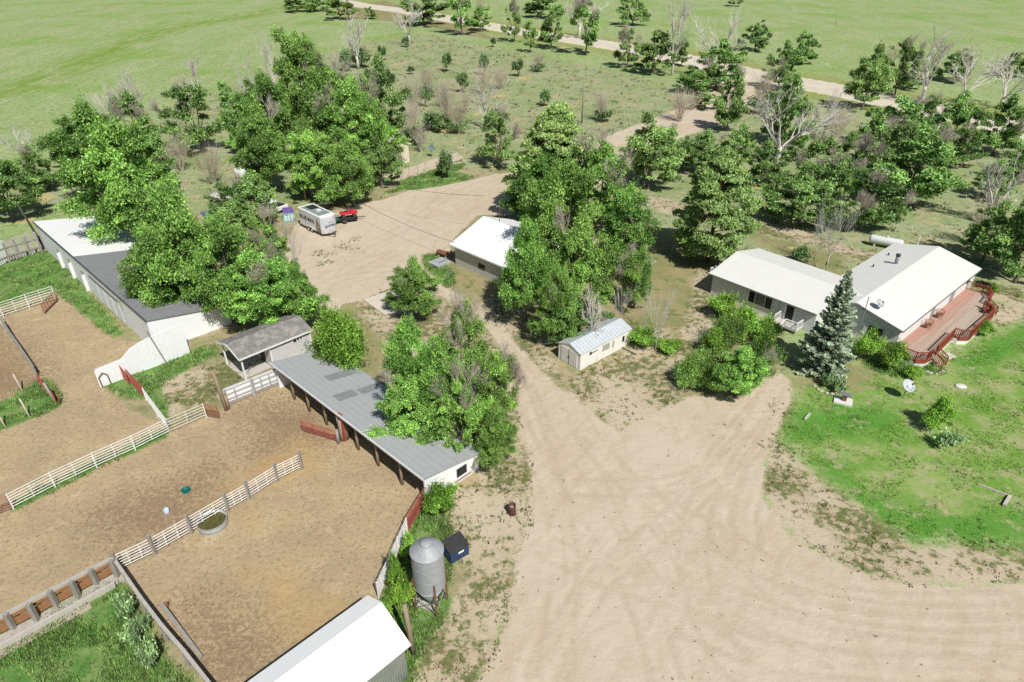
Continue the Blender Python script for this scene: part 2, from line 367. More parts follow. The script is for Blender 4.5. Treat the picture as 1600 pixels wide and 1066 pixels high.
for (u, v, wx, wy) in OR:
    c = np.array(W(u, v)); ex = abs(W(u+wx, v)[0]-c[0]); ey = abs(W(u, v-wy)[1]-c[1])
    d = np.sqrt(((PV[:,0]-c[0])/ex)**2+((PV[:,1]-c[1])/ey)**2); org = np.maximum(org, np.clip(1.35-d, 0, 1))
AT['straw'] = org
tr = np.full(len(PV), 9.0)
for t_ in TRACKS: tr[:near_n] = np.minimum(tr[:near_n], ldist(PV[:near_n], t_))
AT['track'] = np.clip(1-np.abs(tr-.05)/.28, 0, 1); AT['ridge'] = np.clip(1-np.abs(tr-.55)/.3, 0, 1)
AT['streak'] = np.clip(1-ldist(PV, [W(*p) for p in [(-200,200),(0,150),(100,110),(200,68),(280,42),(400,22),(520,-10)]])/13, 0, 1)

def ground_material():
    k = N("open_ground"); p = k.pos(); A = k.attr
    wa, wb = W(60,150), W(400,22); dang = math.atan2(wb[1]-wa[1], wb[0]-wa[0]); rp = k.mapping(p, (1,1,1), (0,0,-dang))
    def n(sc, d=4, r=.55, st=None, dist=0): return k.noise(k.mapping(rp, st) if st else p, sc, d, r, dist)
    ragged = n(.55, 6, .7); fine = n(3.2, 5, .7); big = n(.035, 4, .55); mid = n(.16, 5, .6)
    def mask(a, lo=.42, hi=.58, amp=.75, extra=None):
        q = k.math('ADD', A(a), k.math('MULTIPLY', k.math('SUBTRACT', ragged, .5), amp))
        q = k.math('ADD', q, k.math('MULTIPLY', k.math('SUBTRACT', fine, .5), .45))
        return k.math('MULTIPLY', k.ramp(q, lo, hi), k.ramp(A(a), .02, .12))
    # pasture: sage green with yellower and greener drifts
    c = k.mix(k.ramp(n(.06, 5, .6, (.45,1.6,1)), .35, .68), (.36,.415,.215), (.275,.375,.145))
    c = k.mix(k.ramp(big, .48, .70), c, (.235,.355,.085))
    c = k.mix(k.ramp(n(.10, 5, .65, (.5,2.2,1)), .56, .72), c, (.415,.415,.25))
    c = k.mix(k.math('MULTIPLY', k.ramp(n(.22, 5, .65, (.35,1.8,1)), .40, .56), k.math('MULTIPLY', A('streak'), 1.0)), c, (.175,.275,.02))
    c = k.mix(k.ramp(n(.30, 8, .78), .48, .62, 0, .55), c, (.22,.305,.10)); c = k.mix(k.ramp(n(.13, 7, .75, (.6,1.6,1)), .52, .66, 0, .6), c, (.45,.44,.25))
    g1 = n(1.1, 6, .75); g2 = n(4.5, 4, .8)
    c = k.mix(k.ramp(g1, .46, .62, 0, .75), c, (.13,.20,.055))
    c = k.mix(k.ramp(g2, .54, .72, 0, .55), c, (.40,.41,.27))
    c = k.mix(k.ramp(k.vor(p, 1.3), .0, .26, .35, 0), c, (.10,.17,.045))
    c = k.mix(k.math('MULTIPLY', A('verge'), .75), c, k.mix(k.ramp(g1, .4, .65), (.32,.29,.10), (.18,.25,.06)))
    sb = k.mix(k.ramp(n(.12,5,.65), .36, .64), (.34,.37,.215), (.25,.315,.135)); sb = k.mix(k.ramp(n(.16,6,.72), .50, .64), sb, (.42,.36,.22)); sb = k.mix(k.ramp(n(.45,5,.75), .56, .68, 0, .8), sb, (.46,.39,.25))
    sb = k.mix(k.ramp(g1, .44, .66, 0, .6), sb, (.125,.165,.06)); sb = k.mix(k.ramp(n(.2,4,.6), .62, .74), sb, (.16,.27,.06))
    c = k.mix(mask('scrub', .25, .75), c, sb)
    ya = k.mix(k.ramp(n(.3,5,.68), .36, .62), (.40,.33,.21), (.26,.25,.12)); ya = k.mix(k.ramp(g1, .45, .65, 0, .7), ya, (.15,.17,.07))
    c = k.mix(mask('yard', .3, .7), c, ya)
    # dry grass
    d = k.mix(k.ramp(mid, .38, .62), (.31,.255,.125), (.20,.215,.085)); d = k.mix(k.ramp(g2, .45, .7), d, (.36,.31,.19))
    d = k.mix(k.ramp(n(.5,5,.7), .5, .66), d, (.13,.18,.055))
    c = k.mix(mask('dry', .35, .75), c, d)
    c = k.mix(k.math('MULTIPLY', mask('straw', .40, .80), .8), c, k.mix(k.ramp(fine, .4, .62), (.56,.42,.18), (.42,.35,.19)))
    # trodden sand with tufts
    sc_ = k.mix(k.ramp(mid, .35, .65), (.50,.425,.31), (.41,.33,.22))
    tuft = k.math('ADD', n(1.5, 5, .72), k.math('MULTIPLY', k.math('SUBTRACT', mid, .5), .8))
    sc_ = k.mix(k.ramp(tuft, .47, .60), sc_, k.mix(k.ramp(fine, .4, .6), (.20,.185,.085), (.105,.145,.045)))
    sc_ = k.mix(k.ramp(n(5.5,3,.7), .58, .70, 0, .8), sc_, (.115,.12,.05))
    c = k.mix(mask('sand', .38, .60, .9), c, sc_)
    # corral: straw, trodden soil, manure
    q = k.mix(k.ramp(n(.22,5,.6), .35, .66), (.435,.34,.205), (.365,.285,.18))
    q = k.mix(k.ramp(n(.6,6,.7), .50, .72), q, (.49,.39,.245))
    mz = k.math('MULTIPLY', A('manure'), .13)
    q = k.mix(k.ramp(k.math('ADD', n(3.4,6,.82), mz), .50, .64, 0, .85), q, (.215,.145,.085))
    q = k.mix(k.ramp(k.math('ADD', n(1.1,6,.8), mz), .54, .70, 0, .6), q, (.25,.175,.105))
    q = k.mix(k.ramp(n(6,4,.8), .55, .70, 0, .75), q, (.58,.48,.30))
    q = k.mix(k.math('MULTIPLY', A('manure'), k.ramp(ragged, .35, .65, .1, .5)), q, (.235,.165,.105))
    q = k.mix(k.ramp(n(.09,3,.5), .54, .68, 0, .55), q, (.45,.30,.125))
    c = k.mix(mask('corral', .40, .56, .5), c, q)
    # lawn
    l = k.mix(k.ramp(n(.18,5,.62), .38, .62), (.15,.285,.045), (.265,.35,.11))
    l = k.mix(k.ramp(n(.42,6,.72), .47, .64, 0, .9), l, (.33,.35,.165))
    l = k.mix(k.math('MULTIPLY', mask('green', .3, .7), .95), l, (.095,.255,.036))
    l = k.mix(k.ramp(n(3.0,6,.8), .46, .70, 0, .32), l, (.05,.145,.014))
    l = k.mix(k.ramp(n(8,3,.8), .60, .74, 0, .5), l, (.33,.35,.17))
    l = k.mix(k.ramp(n(.6,6,.75), .54, .66, 0, .85), l, (.40,.345,.22))
    c = k.mix(mask('lawn', .34, .66, .8), c, l)
    # weedy ground
    wd = k.mix(k.ramp(n(.5,5,.68), .40, .62), (.095,.21,.045), (.20,.275,.095)); wd = k.mix(k.ramp(n(2.6,5,.8), .48, .7, 0, .8), wd, (.05,.125,.025))
    wd = k.mix(k.ramp(n(.35,5,.7), .60, .70), wd, (.36,.295,.17))
    c = k.mix(mask('weeds', .40, .56, .7), c, wd)
    # bare dirt yard and road, with wheel marks
    e = k.mix(k.ramp(n(.07,4,.55), .35, .68), (.535,.455,.35), (.49,.40,.295))
    e = k.mix(k.ramp(n(.35,6,.65,None,.6), .44, .70), e, (.545,.475,.365))
    e = k.mix(k.ramp(n(.9,5,.7), .54, .74, 0, .5), e, (.40,.325,.215))
    e = k.mix(k.math('MULTIPLY', A('track'), k.ramp(n(.3,5,.7), .38, .60, 0, .52)), e, (.41,.33,.23)); e = k.mix(k.math('MULTIPLY', A('ridge'), k.ramp(n(.3,5,.7), .46, .64, 0, .28)), e, (.60,.53,.415))
    rip = k.n('ShaderNodeTexWave', wave_type='BANDS', bands_direction='X'); k.l(k.mapping(p,(1,1,1),(0,0,R(35))), rip.inputs[0]); rip.inputs['Scale'].default_value=.17; rip.inputs['Distortion'].default_value=9; rip.inputs['Detail'].default_value=4; rip.inputs['Detail Scale'].default_value=.6
    e = k.mix(k.math('MULTIPLY', k.ramp(rip.outputs['Fac'], .62, .95), k.ramp(big, .40, .60, 0, .30)), e, (.42,.345,.235))
    e = k.mix(k.ramp(n(.22, 6, .65, (.25,2.6,1), .5), .52, .70, 0, .35), e, (.42,.345,.235))
    e = k.mix(k.ramp(n(9,3,.8), .62, .74, 0, .25), e, (.36,.30,.205))
    e = k.mix(k.ramp(k.math('ADD', n(2.2,3,.6), k.math('MULTIPLY', mid, .3)), .82, .86), e, (.24,.21,.13))
    c = k.mix(mask('dirt', .44, .56, .5), c, e)
    c = k.mix(k.ramp(k.math('ADD', A('road'), k.math('MULTIPLY', k.math('SUBTRACT', fine, .5), .3)), .35, .65), c, k.mix(k.ramp(n(.3,5,.6), .3, .7), (.62,.56,.47), (.55,.485,.385)))
    h = k.math('ADD', k.math('MULTIPLY', n(2.0,6,.7), .8), k.math('ADD', k.math('MULTIPLY', n(.5,4,.6), .8), k.math('ADD', k.math('MULTIPLY', A('track'), -.28), k.math('MULTIPLY', A('ridge'), .15))))
    k.principled(c, .95, 0, k.bump(h, .6, .10), .1); return k.m
GM = ground_material()

# every square of the sheet goes to the surface it shows
fm = lambda key: AT[key][FV].mean(1)
zid = np.zeros(len(FV), int)
for i, (key, t) in enumerate((('corral',.5),('lawn',.5),('dirt',.5),('road',.5))): zid[fm(key) > t] = i+1
for i, nm in enumerate(('ground','corral_ground','lawn','dirt_yard','gravel_road')):
    sel = FV[zid == i]; used, inv = np.unique(sel, return_inverse=True); inv = inv.reshape(sel.shape)
    me = bpy.data.meshes.new(nm); me.vertices.add(len(used)); me.loops.add(sel.size); me.polygons.add(len(sel))
    co = np.zeros((len(used), 3), np.float32); co[:, :2] = PV[used]
    me.vertices.foreach_set('co', co.ravel()); me.loops.foreach_set('vertex_index', inv.ravel().astype(np.int32))
    me.polygons.foreach_set('loop_start', np.arange(len(sel), dtype=np.int32)*4); me.polygons.foreach_set('loop_total', np.full(len(sel), 4, np.int32))
    for key, a in AT.items():
        at = me.attributes.new(key, 'FLOAT', 'POINT'); at.data.foreach_set('value', a[used].astype(np.float32))
    me.materials.append(GM); me.update(); me.validate()
    o = bpy.data.objects.new(nm, me); COL.objects.link(o); o['kind'] = 'structure'
# ------------------------------------------------------------------ vegetation
def leaf_mat(name, base, alt, trans=.35, var=.5):
    k = N(name); a = k.attr('shade', 'Color')
    sx = k.n("ShaderNodeSeparateColor"); k.l(a, sx.inputs[0])
    oi = k.n("ShaderNodeObjectInfo").outputs['Random']
    c = k.mix(sx.outputs[1], base, alt)
    c = k.mix(k.math('MULTIPLY', k.math('FRACT', k.math('MULTIPLY', oi, 7.3)), .30), c, tuple(q*f_ for q, f_ in zip(alt, (1.0,.82,.9))))
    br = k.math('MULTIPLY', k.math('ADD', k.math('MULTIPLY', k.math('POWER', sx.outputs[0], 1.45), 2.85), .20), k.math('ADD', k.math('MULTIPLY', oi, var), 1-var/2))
    c = k.mix(1.0, c, k.n("ShaderNodeCombineColor").outputs[0], 'MULTIPLY')
    cc = c.node.inputs[7].links[0].from_node
    for i in range(3): k.l(br, cc.inputs[i])
    d = k.n("ShaderNodeBsdfDiffuse"); k.l(c, d.inputs[0]); t = k.n("ShaderNodeBsdfTranslucent"); k.l(c, t.inputs[0])
    g = k.n("ShaderNodeBsdfGlossy"); g.inputs['Roughness'].default_value = .5; g.inputs[0].default_value = (.55,.6,.5,1)
    m1 = k.n("ShaderNodeMixShader"); m1.inputs[0].default_value = trans; k.l(d.outputs[0], m1.inputs[1]); k.l(t.outputs[0], m1.inputs[2])
    m2 = k.n("ShaderNodeMixShader"); m2.inputs[0].default_value = .035; k.l(m1.outputs[0], m2.inputs[1]); k.l(g.outputs[0], m2.inputs[2])
    k.l(m2.outputs[0], k.out.inputs[0]); return k.m
LEAF_ELM  = leaf_mat("elm_leaves", (.112,.275,.045), (.29,.44,.115))
LEAF_FAR  = leaf_mat("shelterbelt_leaves", (.108,.235,.054), (.28,.40,.135))
LEAF_PINE = leaf_mat("pine_needles", (.20,.375,.10), (.42,.57,.19), .3)
LEAF_BLUE = leaf_mat("blue_spruce_needles", (.24,.305,.215), (.33,.39,.29), .25)
LEAF_LIME = leaf_mat("bright_bush_leaves", (.15,.34,.040), (.28,.44,.08))
LEAF_JUN  = leaf_mat("juniper_sprays", (.07,.15,.05), (.16,.24,.085), .25)
LEAF_SAGE = leaf_mat("sage_leaves", (.20,.33,.14), (.32,.43,.22))
BARK  = mat("grey_bark", (.20,.165,.13), (.11,.09,.07), .9, scale=6, stretch=(1,1,.3), amount=.9)
BARKP = mat("pine_bark", (.20,.12,.075), (.10,.06,.04), .9, scale=6, stretch=(1,1,.3), amount=.9)
DEADW = mat("dead_branch_wood", (.50,.445,.375), (.33,.285,.235), .9, scale=3, amount=.9)
DEADP = mat("bleached_dead_wood", (.62,.59,.55), (.44,.41,.37), .9, scale=3, amount=.9)
DRYTW = mat("dry_twig_wood", (.54,.48,.385), (.39,.34,.265), .9, scale=4, amount=.9)

def cards_mesh(name, C, Nn, S, shade, material, aspect=1.6, up=None):
    """C centres, Nn normals, S sizes: one leaf spray (a bent diamond of two triangles) each"""
    n = len(C); rng = np.random.RandomState(len(C) % 9973)
    Nn = Nn/(np.linalg.norm(Nn, axis=1)[:, None]+1e-9)
    t = rng.normal(size=(n, 3)) if up is None else up+rng.normal(size=(n, 3))*.35
    t -= Nn*(t*Nn).sum(1)[:, None]; t /= np.linalg.norm(t, axis=1)[:, None]+1e-9
    b = np.cross(Nn, t); L = (S*aspect/2)[:, None]; Wd = (S/2)[:, None]; dr = Nn*(S*.22)[:, None]
    V = np.stack([C-t*L-dr, C+b*Wd+dr*.6, C+t*L-dr, C-b*Wd+dr*.6], 1).reshape(-1, 3)
    me = bpy.data.meshes.new(name); me.vertices.add(4*n); me.loops.add(6*n); me.polygons.add(2*n)
    me.vertices.foreach_set('co', V.astype(np.float32).ravel())
    base = np.arange(n, dtype=np.int32)*4
    idx = np.stack([base, base+1, base+3, base+1, base+2, base+3], 1)
    me.loops.foreach_set('vertex_index', idx.ravel())
    me.polygons.foreach_set('loop_start', np.arange(2*n, dtype=np.int32)*3); me.polygons.foreach_set('loop_total', np.full(2*n, 3, np.int32))
    col = np.ones((n, 4, 4), np.float32); col[:, :, :3] = shade[:, None, :]
    at = me.color_attributes.new('shade', 'FLOAT_COLOR', 'POINT'); at.data.foreach_set('color', col.ravel())
    me.materials.append(material); me.update(); return me

def lobes_elm(rng, H, Rr, n, low=.22):
    """uneven crown: lobe centres and radii inside an irregular dome"""
    out = []
    hz = H*(1-low); tries = 0
    ph = [rng.uniform(0, 6.28) for _ in range(4)]
    while len(out) < n and tries < 4000:
        tries += 1
        a = rng.uniform(0, 2*math.pi); e = rng.uniform(-.55, 1)
        prof = math.sqrt(max(0, 1-abs(e)**2.2))
        wob = 1+.20*math.sin(2*a+ph[0])+.14*math.sin(3*a+ph[1]+2*e)+.10*math.sin(5*a+ph[2])
        rr = Rr*prof*wob*rng.uniform(.22, .95)**.7
        z = H*low+hz*(.42+.50*e*(1+.16*math.sin(3*a+ph[3])))*(1+rng.uniform(-.08,.08))
        r = Rr*(.095+.20*rng.random()**1.5)
        p = (rr*math.cos(a), rr*math.sin(a), z)
        if any((p[0]-q[0])**2+(p[1]-q[1])**2+(p[2]-q[2])**2 < (1.05*min(r, s))**2 for (q, s) in out): continue
        out.append((p, r))
    return out

def crown_cards(rng, lobes, n, size, material, name, cz, droop=.0, flat=.75):
    nr = np.random.RandomState(rng.randrange(10**6))
    Cc = np.array([l[0] for l in lobes]); Rd = np.array([l[1] for l in lobes])
    wt = Rd**2/np.sum(Rd**2); pick = nr.choice(len(lobes), n, p=wt)
    d = nr.normal(size=(n, 3)); d /= np.linalg.norm(d, axis=1)[:, None]
    d[:, 2] = np.where(d[:, 2] < -.25, -d[:, 2]*.8, d[:, 2])      # few sprays below a lobe
    rad = Rd[pick]*(nr.uniform(.35, 1.12, n)**.6)
    # ragged outline: lobe radius varies with direction
    rad *= 1+.28*np.sin(d[:, 0]*5+pick)*np.sin(d[:, 1]*6+pick*2)+.12*nr.normal(size=n)
    off = d*rad[:, None]; off[:, 2] *= flat
    ax = Cc[pick]*np.array([.55,.55,0])+np.array([0,0,1.0])*np.abs(Cc[pick][:, 2:3])*.45+nr.normal(size=(len(lobes),3))[pick]*.25*np.abs(Cc[pick][:, 2:3])
    ax /= np.linalg.norm(ax, axis=1)[:, None]+1e-6
    pr_ = (off*ax).sum(1); off += ax*(pr_*np.where(pr_ > 0, .75, .15))[:, None]
    off[:, 2] -= droop*np.hypot(off[:, 0], off[:, 1])**1.4
    C = Cc[pick]+off
    tl = d*.7+ax*.45+nr.normal(size=(n, 3))*.5; tl[:, 2] += .25-droop*3
    Nn = np.cross(tl, nr.normal(size=(n, 3)))+d*.5; Nn[:, 2] = np.abs(Nn[:, 2])+.35
    S = size*.74*nr.uniform(.55, 1.35, n)
    lob = nr.uniform(-.08, .55, len(lobes))[pick]
    inner = np.clip((rad/Rd[pick]-.35)/.75, 0, 1)
    sh = np.clip(.10+lob*.55+.55*inner*nr.uniform(.35, 1, n)+.12*nr.normal(size=n), 0, 1)  # inner sprays painted darker, standing in for shade within the crown
    ye = np.clip(nr.uniform(0, .75, n)*(.35+lob)+.25*inner*nr.uniform(0,1,n), 0, 1)
    return cards_mesh(name, C, Nn, S, np.stack([sh, ye, nr.uniform(0,1,n)], 1), material, 2.3, tl)

def limbs_mb(rng, lobes, H, r0, fork=.28):
    mb = MB(); lean = (rng.uniform(-.05,.05)*H, rng.uniform(-.05,.05)*H)
    f = Vector((lean[0], lean[1], H*fork))
    mb.tube([(0,0,-.15), (0,0,.25), (lean[0]*.5, lean[1]*.5, H*fork*.5), f], [r0*1.35, r0*1.08, r0*.9, r0*.8], 8)
    ls = sorted(lobes, key=lambda l: -l[0][2])
    mains = [Vector(l[0]) for l in ls[::max(1, len(ls)//6)]][:7]
    for m in mains:
        mid = f.lerp(m, .5)+Vector((rng.uniform(-.3,.3), rng.uniform(-.3,.3), rng.uniform(.1,.5)))
        mb.tube([f, mid, m], [r0*.55, r0*.34, r0*.12], 5)
        for l in rng.sample(ls, min(4, len(ls))):
            q = Vector(l[0])
            if (q-mid).length < H*.45: mb.tube([mid, mid.lerp(q,.55)+Vector((0,0,.15)), q], [r0*.22, r0*.15, r0*.05], 4)
    return mb

def twig_mb(rng, p, d, ln, rad, depth, mb=None, kids=4, spread=.75, grav=.0):
    mb = mb or MB(); p = Vector(p); d = Vector(d).normalized(); pts = [p]; q = p.copy(); dd = d.copy()
    for i in range(3):
        dd = (dd+Vector((rng.uniform(-.22,.22), rng.uniform(-.22,.22), rng.uniform(-.15,.2)-grav))).normalized()
        q = q+dd*(ln/3); pts.append(q.copy())
    mb.tube(pts, [rad, rad*.8, rad*.6, rad*.32], 3 if depth < 2 else 5, False)
    if depth > 0:
        for i in range(kids):
            t = rng.uniform(.35, 1.0); j = min(2, int(t*3)); o = pts[j].lerp(pts[j+1], t*3-j)
            nd = (d+Vector((rng.uniform(-1,1), rng.uniform(-1,1), rng.uniform(-.5,.9)))*spread).normalized()
            twig_mb(rng, o, nd, ln*rng.uniform(.5,.75), rad*.52, depth-1, mb, kids, spread, grav)
    return mb

PROTO = {}
def proto_hide(o):       # sources wait far below until they get their own place; every one of them is placed
    return o
def new_elm(kind, seed, H, Rr, nl, cards, size, leaf, low=.22, dead=0, droop=0.0, fork=.28, r0=None, name="elm_tree"):
    rng = random.Random(seed); L = lobes_elm(rng, H, Rr, nl, low)
    root = thing(name, None, "tree")
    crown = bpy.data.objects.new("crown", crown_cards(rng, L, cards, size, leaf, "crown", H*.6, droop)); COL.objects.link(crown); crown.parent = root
    limbs_mb(rng, L, H, r0 or H*.026, fork).build("trunk", BARK, root, True)
    for i in range(dead):
        c, r = rng.choice([l for l in L if l[0][2] > H*.4]); o = Vector(c); dirn = Vector((o.x*.35, o.y*.35, 1.0)).normalized()
        mb = MB(); st = Vector((o.x*.95, o.y*.95, o.z+r*.35))
        for q in range(4): twig_mb(rng, st, dirn+Vector((rng.uniform(-.7,.7), rng.uniform(-.7,.7), 0)), H*.19, .05, 3, mb, 5, .85)
        mb.build("dead_branch", DEADW, root)
    PROTO.setdefault(kind, []).append([root, H, Rr, low, False]); return root
def new_shrub(kind, seed, H, Rr, nl, cards, size, leaf, name="bush", twigs=None, flat=.85):
    rng = random.Random(seed); L = []
    for i in range(nl):
        a = rng.uniform(0, 6.283); q = math.sqrt(rng.uniform(0, 1)); rr = Rr*.72*q
        L.append(((rr*math.cos(a), rr*math.sin(a), H*(.22+.52*(1-q*q)*rng.uniform(.6,1.05))), Rr*rng.uniform(.16,.44)))
    root = thing(name, None, "bush" if name != "sapling" else "tree")
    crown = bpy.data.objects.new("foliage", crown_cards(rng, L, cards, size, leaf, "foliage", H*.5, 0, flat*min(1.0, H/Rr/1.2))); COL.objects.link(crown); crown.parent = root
    mb = MB()
    for i in range(7):
        a = rng.uniform(0, 6.283); mb.tube([(0,0,-.1), (Rr*.2*math.cos(a), Rr*.2*math.sin(a), H*.35), (Rr*.5*math.cos(a), Rr*.5*math.sin(a), H*.7)], [.05,.035,.012], 4)
    mb.build("stem", BARK, root, True)
    if twigs:
        mb = MB()
        for i in range(16):
            a = rng.uniform(0, 6.283); twig_mb(rng, (Rr*.3*math.cos(a), Rr*.3*math.sin(a), H*.2), (math.cos(a)*.45, math.sin(a)*.45, 1), H*rng.uniform(.6,.95), .02, 2, mb, 4, .5)
        mb.build("dry_twigs", twigs, root)
    PROTO.setdefault(kind, []).append([root, H, Rr, .05, False]); return root
def new_pine(kind, seed, H, Rr, cards, leaf, size=.34):
    rng = random.Random(seed); nr = np.random.RandomState(seed); L = []
    for i in range(190):
        t = rng.random()**.8; z = H*(.10+.84*t); env = Rr*(1-max(0,(t-.30)/.70)**1.7)*(.72+.28*min(1, t/.2)); a = rng.uniform(0, 6.283)
        rr = env*rng.uniform(.35, .95)**.6*(1+.10*math.sin(3*a+seed)); L.append(((rr*math.cos(a), rr*math.sin(a), z), rng.uniform(.80,1.25)*Rr/5.2))
    L.append(((0,0,H*.94), .6))
    root = thing("pine_tree", None, "tree")
    Cc = np.array([l[0] for l in L]); Rd = np.array([l[1] for l in L]); pick = nr.choice(len(L), cards, p=Rd**2/np.sum(Rd**2))
    d = nr.normal(size=(cards,3)); d /= np.linalg.norm(d,axis=1)[:,None]; d[:,2] = np.abs(d[:,2])*.9-.15
    rad = Rd[pick]*nr.uniform(.3,1.1,cards)**.6; off = d*rad[:,None]; off[:,2] *= .62
    C = Cc[pick]+off; outd = Cc[pick].copy(); outd[:,2] = 0; outd /= np.linalg.norm(outd,axis=1)[:,None]+1e-6
    up = outd*.5+np.array([0,0,1.0])+d*.8
    Nn = np.cross(up, nr.normal(size=(cards,3))); Nn[:,2] = np.abs(Nn[:,2]); Nn = Nn+outd*.5+d*.5+np.array([0,0,.5])
    lob = nr.uniform(.2,.5,len(L))[pick]; inner = np.clip((rad/Rd[pick]-.3)/.8,0,1)
    sh = np.clip(.05+lob*.45+.55*inner*nr.uniform(.5,1,cards)*np.clip(.6+d[:,2]*.6,0,1),0,1); ye = np.clip(inner*nr.uniform(.1,.9,cards),0,1)  # clump shading painted in: needles darker inside and below, lighter on top
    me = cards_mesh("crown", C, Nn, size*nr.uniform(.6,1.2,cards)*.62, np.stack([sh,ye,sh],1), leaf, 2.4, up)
    o = bpy.data.objects.new("crown", me); COL.objects.link(o); o.parent = root
    mb = MB(); mb.tube([(0,0,-.15),(0,0,H*.5),(0,0,H*.95)], [.30,.2,.04], 8)
    for l in L[:40]: mb.tube([(0,0,max(.8,l[0][2]-.5)), l[0]], [.06,.02], 4)
    mb.build("trunk", BARKP, root, True)
    PROTO.setdefault(kind, []).append([root, H, Rr, .08, False])
def new_spruce(kind, seed, H, Rr, leaf):
    rng = random.Random(seed); nr = np.random.RandomState(seed); C = []; U = []; S = []; sh = []; mb = MB()
    mb.tube([(0,0,-.15),(0,0,H*.6),(0,0,H)], [.20,.11,.02], 8)
    z = .35
    while z < H*.985:
        t = z/H; Lr = Rr*(1-t)**1.0*rng.uniform(.75,1.15)+.22; nb = max(4, int(11*(1-t)+4)); a0 = rng.uniform(0,6.283)
        for i in range(nb):
            a = a0+6.283*i/nb+rng.uniform(-.16,.16); ln = Lr*rng.uniform(.6,1.3); br = rng.uniform(0,.35)
            dx, dy = math.cos(a), math.sin(a); dz = -.20+.55*t
            mb.tube([(0,0,z), (dx*ln*.9, dy*ln*.9, z+dz*ln*.9+.08*ln)], [.03,.008], 3, False)
            m = int(46*ln)+14
            s = np.sqrt(nr.uniform(.04,1,m)); wv = nr.normal(size=m)*.15*ln*(1.15-s)*1.2
            P_ = np.stack([dx*ln*s-dy*wv, dy*ln*s+dx*wv, z+dz*ln*s+.16*ln*s*s+nr.normal(size=m)*.05-.05*np.abs(wv)], 1)
            C.append(P_); U.append(np.stack([dx-dy*np.sign(wv)*.8+0*s, dy+dx*np.sign(wv)*.8+0*s, .30+0*s],1)); S.append(nr.uniform(.11,.22,m)); sh.append(np.clip(.12+br+.45*s*nr.uniform(.5,1,m),0,1))  # needles painted darker towards the trunk, as shade between the branches
        z += .36*(1-.35*t)
    C = np.concatenate(C); U = np.concatenate(U); S = np.concatenate(S); sh = np.concatenate(sh); n = len(C)
    Nn = np.cross(U, nr.normal(size=(n,3)))+np.array([0,0,.6])
    me = cards_mesh("crown", C, Nn, S, np.stack([sh, np.clip(sh*nr.uniform(.3,1.3,n),0,1), sh],1), leaf, 2.0, U)
    root = thing("spruce_tree", None, "tree"); o = bpy.data.objects.new("crown", me); COL.objects.link(o); o.parent = root
    mb.build("trunk", BARKP, root, True); PROTO.setdefault(kind, []).append([root, H, Rr, .03, False])
def new_bare(kind, seed, H, Rr, material, n=5, depth=3, r0=.13, kids=4, name="dead_tree", spread=.7, cat="tree", low=.3):
    rng = random.Random(seed); root = thing(name, None, cat); mb = MB(); tk = MB()
    tk.tube([(0,0,-.1),(0,0,H*low*.6),(rng.uniform(-.1,.1),rng.uniform(-.1,.1),H*low)], [r0*1.2,r0,r0*.8], 6)
    for i in range(n):
        a = 6.283*i/n+rng.uniform(-.5,.5); sp = rng.uniform(.35,1.35)*Rr/H*1.6
        twig_mb(rng, (0,0,H*low*rng.uniform(.5,1)), (math.cos(a)*sp, math.sin(a)*sp, 1), H*rng.uniform(.42,.62), r0*.6, depth, mb, kids, spread)
    tk.build("trunk", material, root, True); mb.build("branches", material, root)
    PROTO.setdefault(kind, []).append([root, H, Rr, .1, False])
def new_dryshrub(kind, seed, H, Rr, green=0):
    rng = random.Random(seed); root = thing("dry_shrub", None, "shrub"); mb = MB()
    for i in range(34):
        a = rng.uniform(0,6.283); q = rng.uniform(.05,.95); twig_mb(rng, (rng.uniform(-.15,.15),rng.uniform(-.15,.15),0), (math.cos(a)*q*Rr/H*1.2, math.sin(a)*q*Rr/H*1.2, 1), H*rng.uniform(.55,.8), .022, 2, mb, 4, .45)
    mb.build("stems", DRYTW, root)
    if green:
        L = [((Rr*.5*math.cos(a), Rr*.5*math.sin(a), H*rng.uniform(.12,.3)), Rr*.42) for a in [rng.uniform(0,6.283) for _ in range(6)]]
        o = bpy.data.objects.new("foliage", crown_cards(rng, L, green, .2, LEAF_JUN, "foliage", .5)); COL.objects.link(o); o.parent = root
    PROTO.setdefault(kind, []).append([root, H, Rr, .05, False])

for i in range(4): new_elm('elm', 11+i*7, 9.5, 4.6, 78, 52000, .158, LEAF_ELM, .10, dead=1 if i % 2 else 0, droop=.10)
for i in range(2): new_elm('elmdead', 71+i*7, 9.0, 4.6, 56, 36000, .158, LEAF_ELM, .12, dead=6, droop=.06)
for i in range(4): new_elm('mid', 31+i*5, 7.0, 3.5, 54, 21000, .18, LEAF_FAR, .02, dead=1 if i % 2 else 0, fork=.15)
for i in range(2): new_elm('middead', 131+i*5, 7.0, 3.6, 36, 13000, .18, LEAF_FAR, .03, dead=5, fork=.15)
for i in range(3): new_elm('far', 51+i*3, 6.5, 3.3, 38, 10500, .235, LEAF_FAR, .01, fork=.15)
for i in range(2): new_elm('fardead', 151+i*5, 7.0, 3.4, 26, 7500, .235, LEAF_FAR, .03, dead=7, fork=.15)
for i in range(3): new_shrub('bush', 201+i, 2.6, 1.7, 16, 8000, .11, LEAF_LIME)
for i in range(2): new_shrub('bigbush', 221+i, 4.6, 3.2, 40, 24000, .13, LEAF_LIME, "bush", None)
for i in range(2): new_shrub('midbush', 231+i, 4.4, 3.4, 26, 20000, .13, LEAF_ELM, "bush", None)
for i in range(2): new_shrub('sage', 241+i, 1.2, 1.1, 12, 1500, .13, LEAF_SAGE)
for i in range(3): new_shrub('jun', 261+i*3, 4.2, 1.5, 15, 2600, .20, LEAF_JUN, "juniper_shrub", None, 1.6)
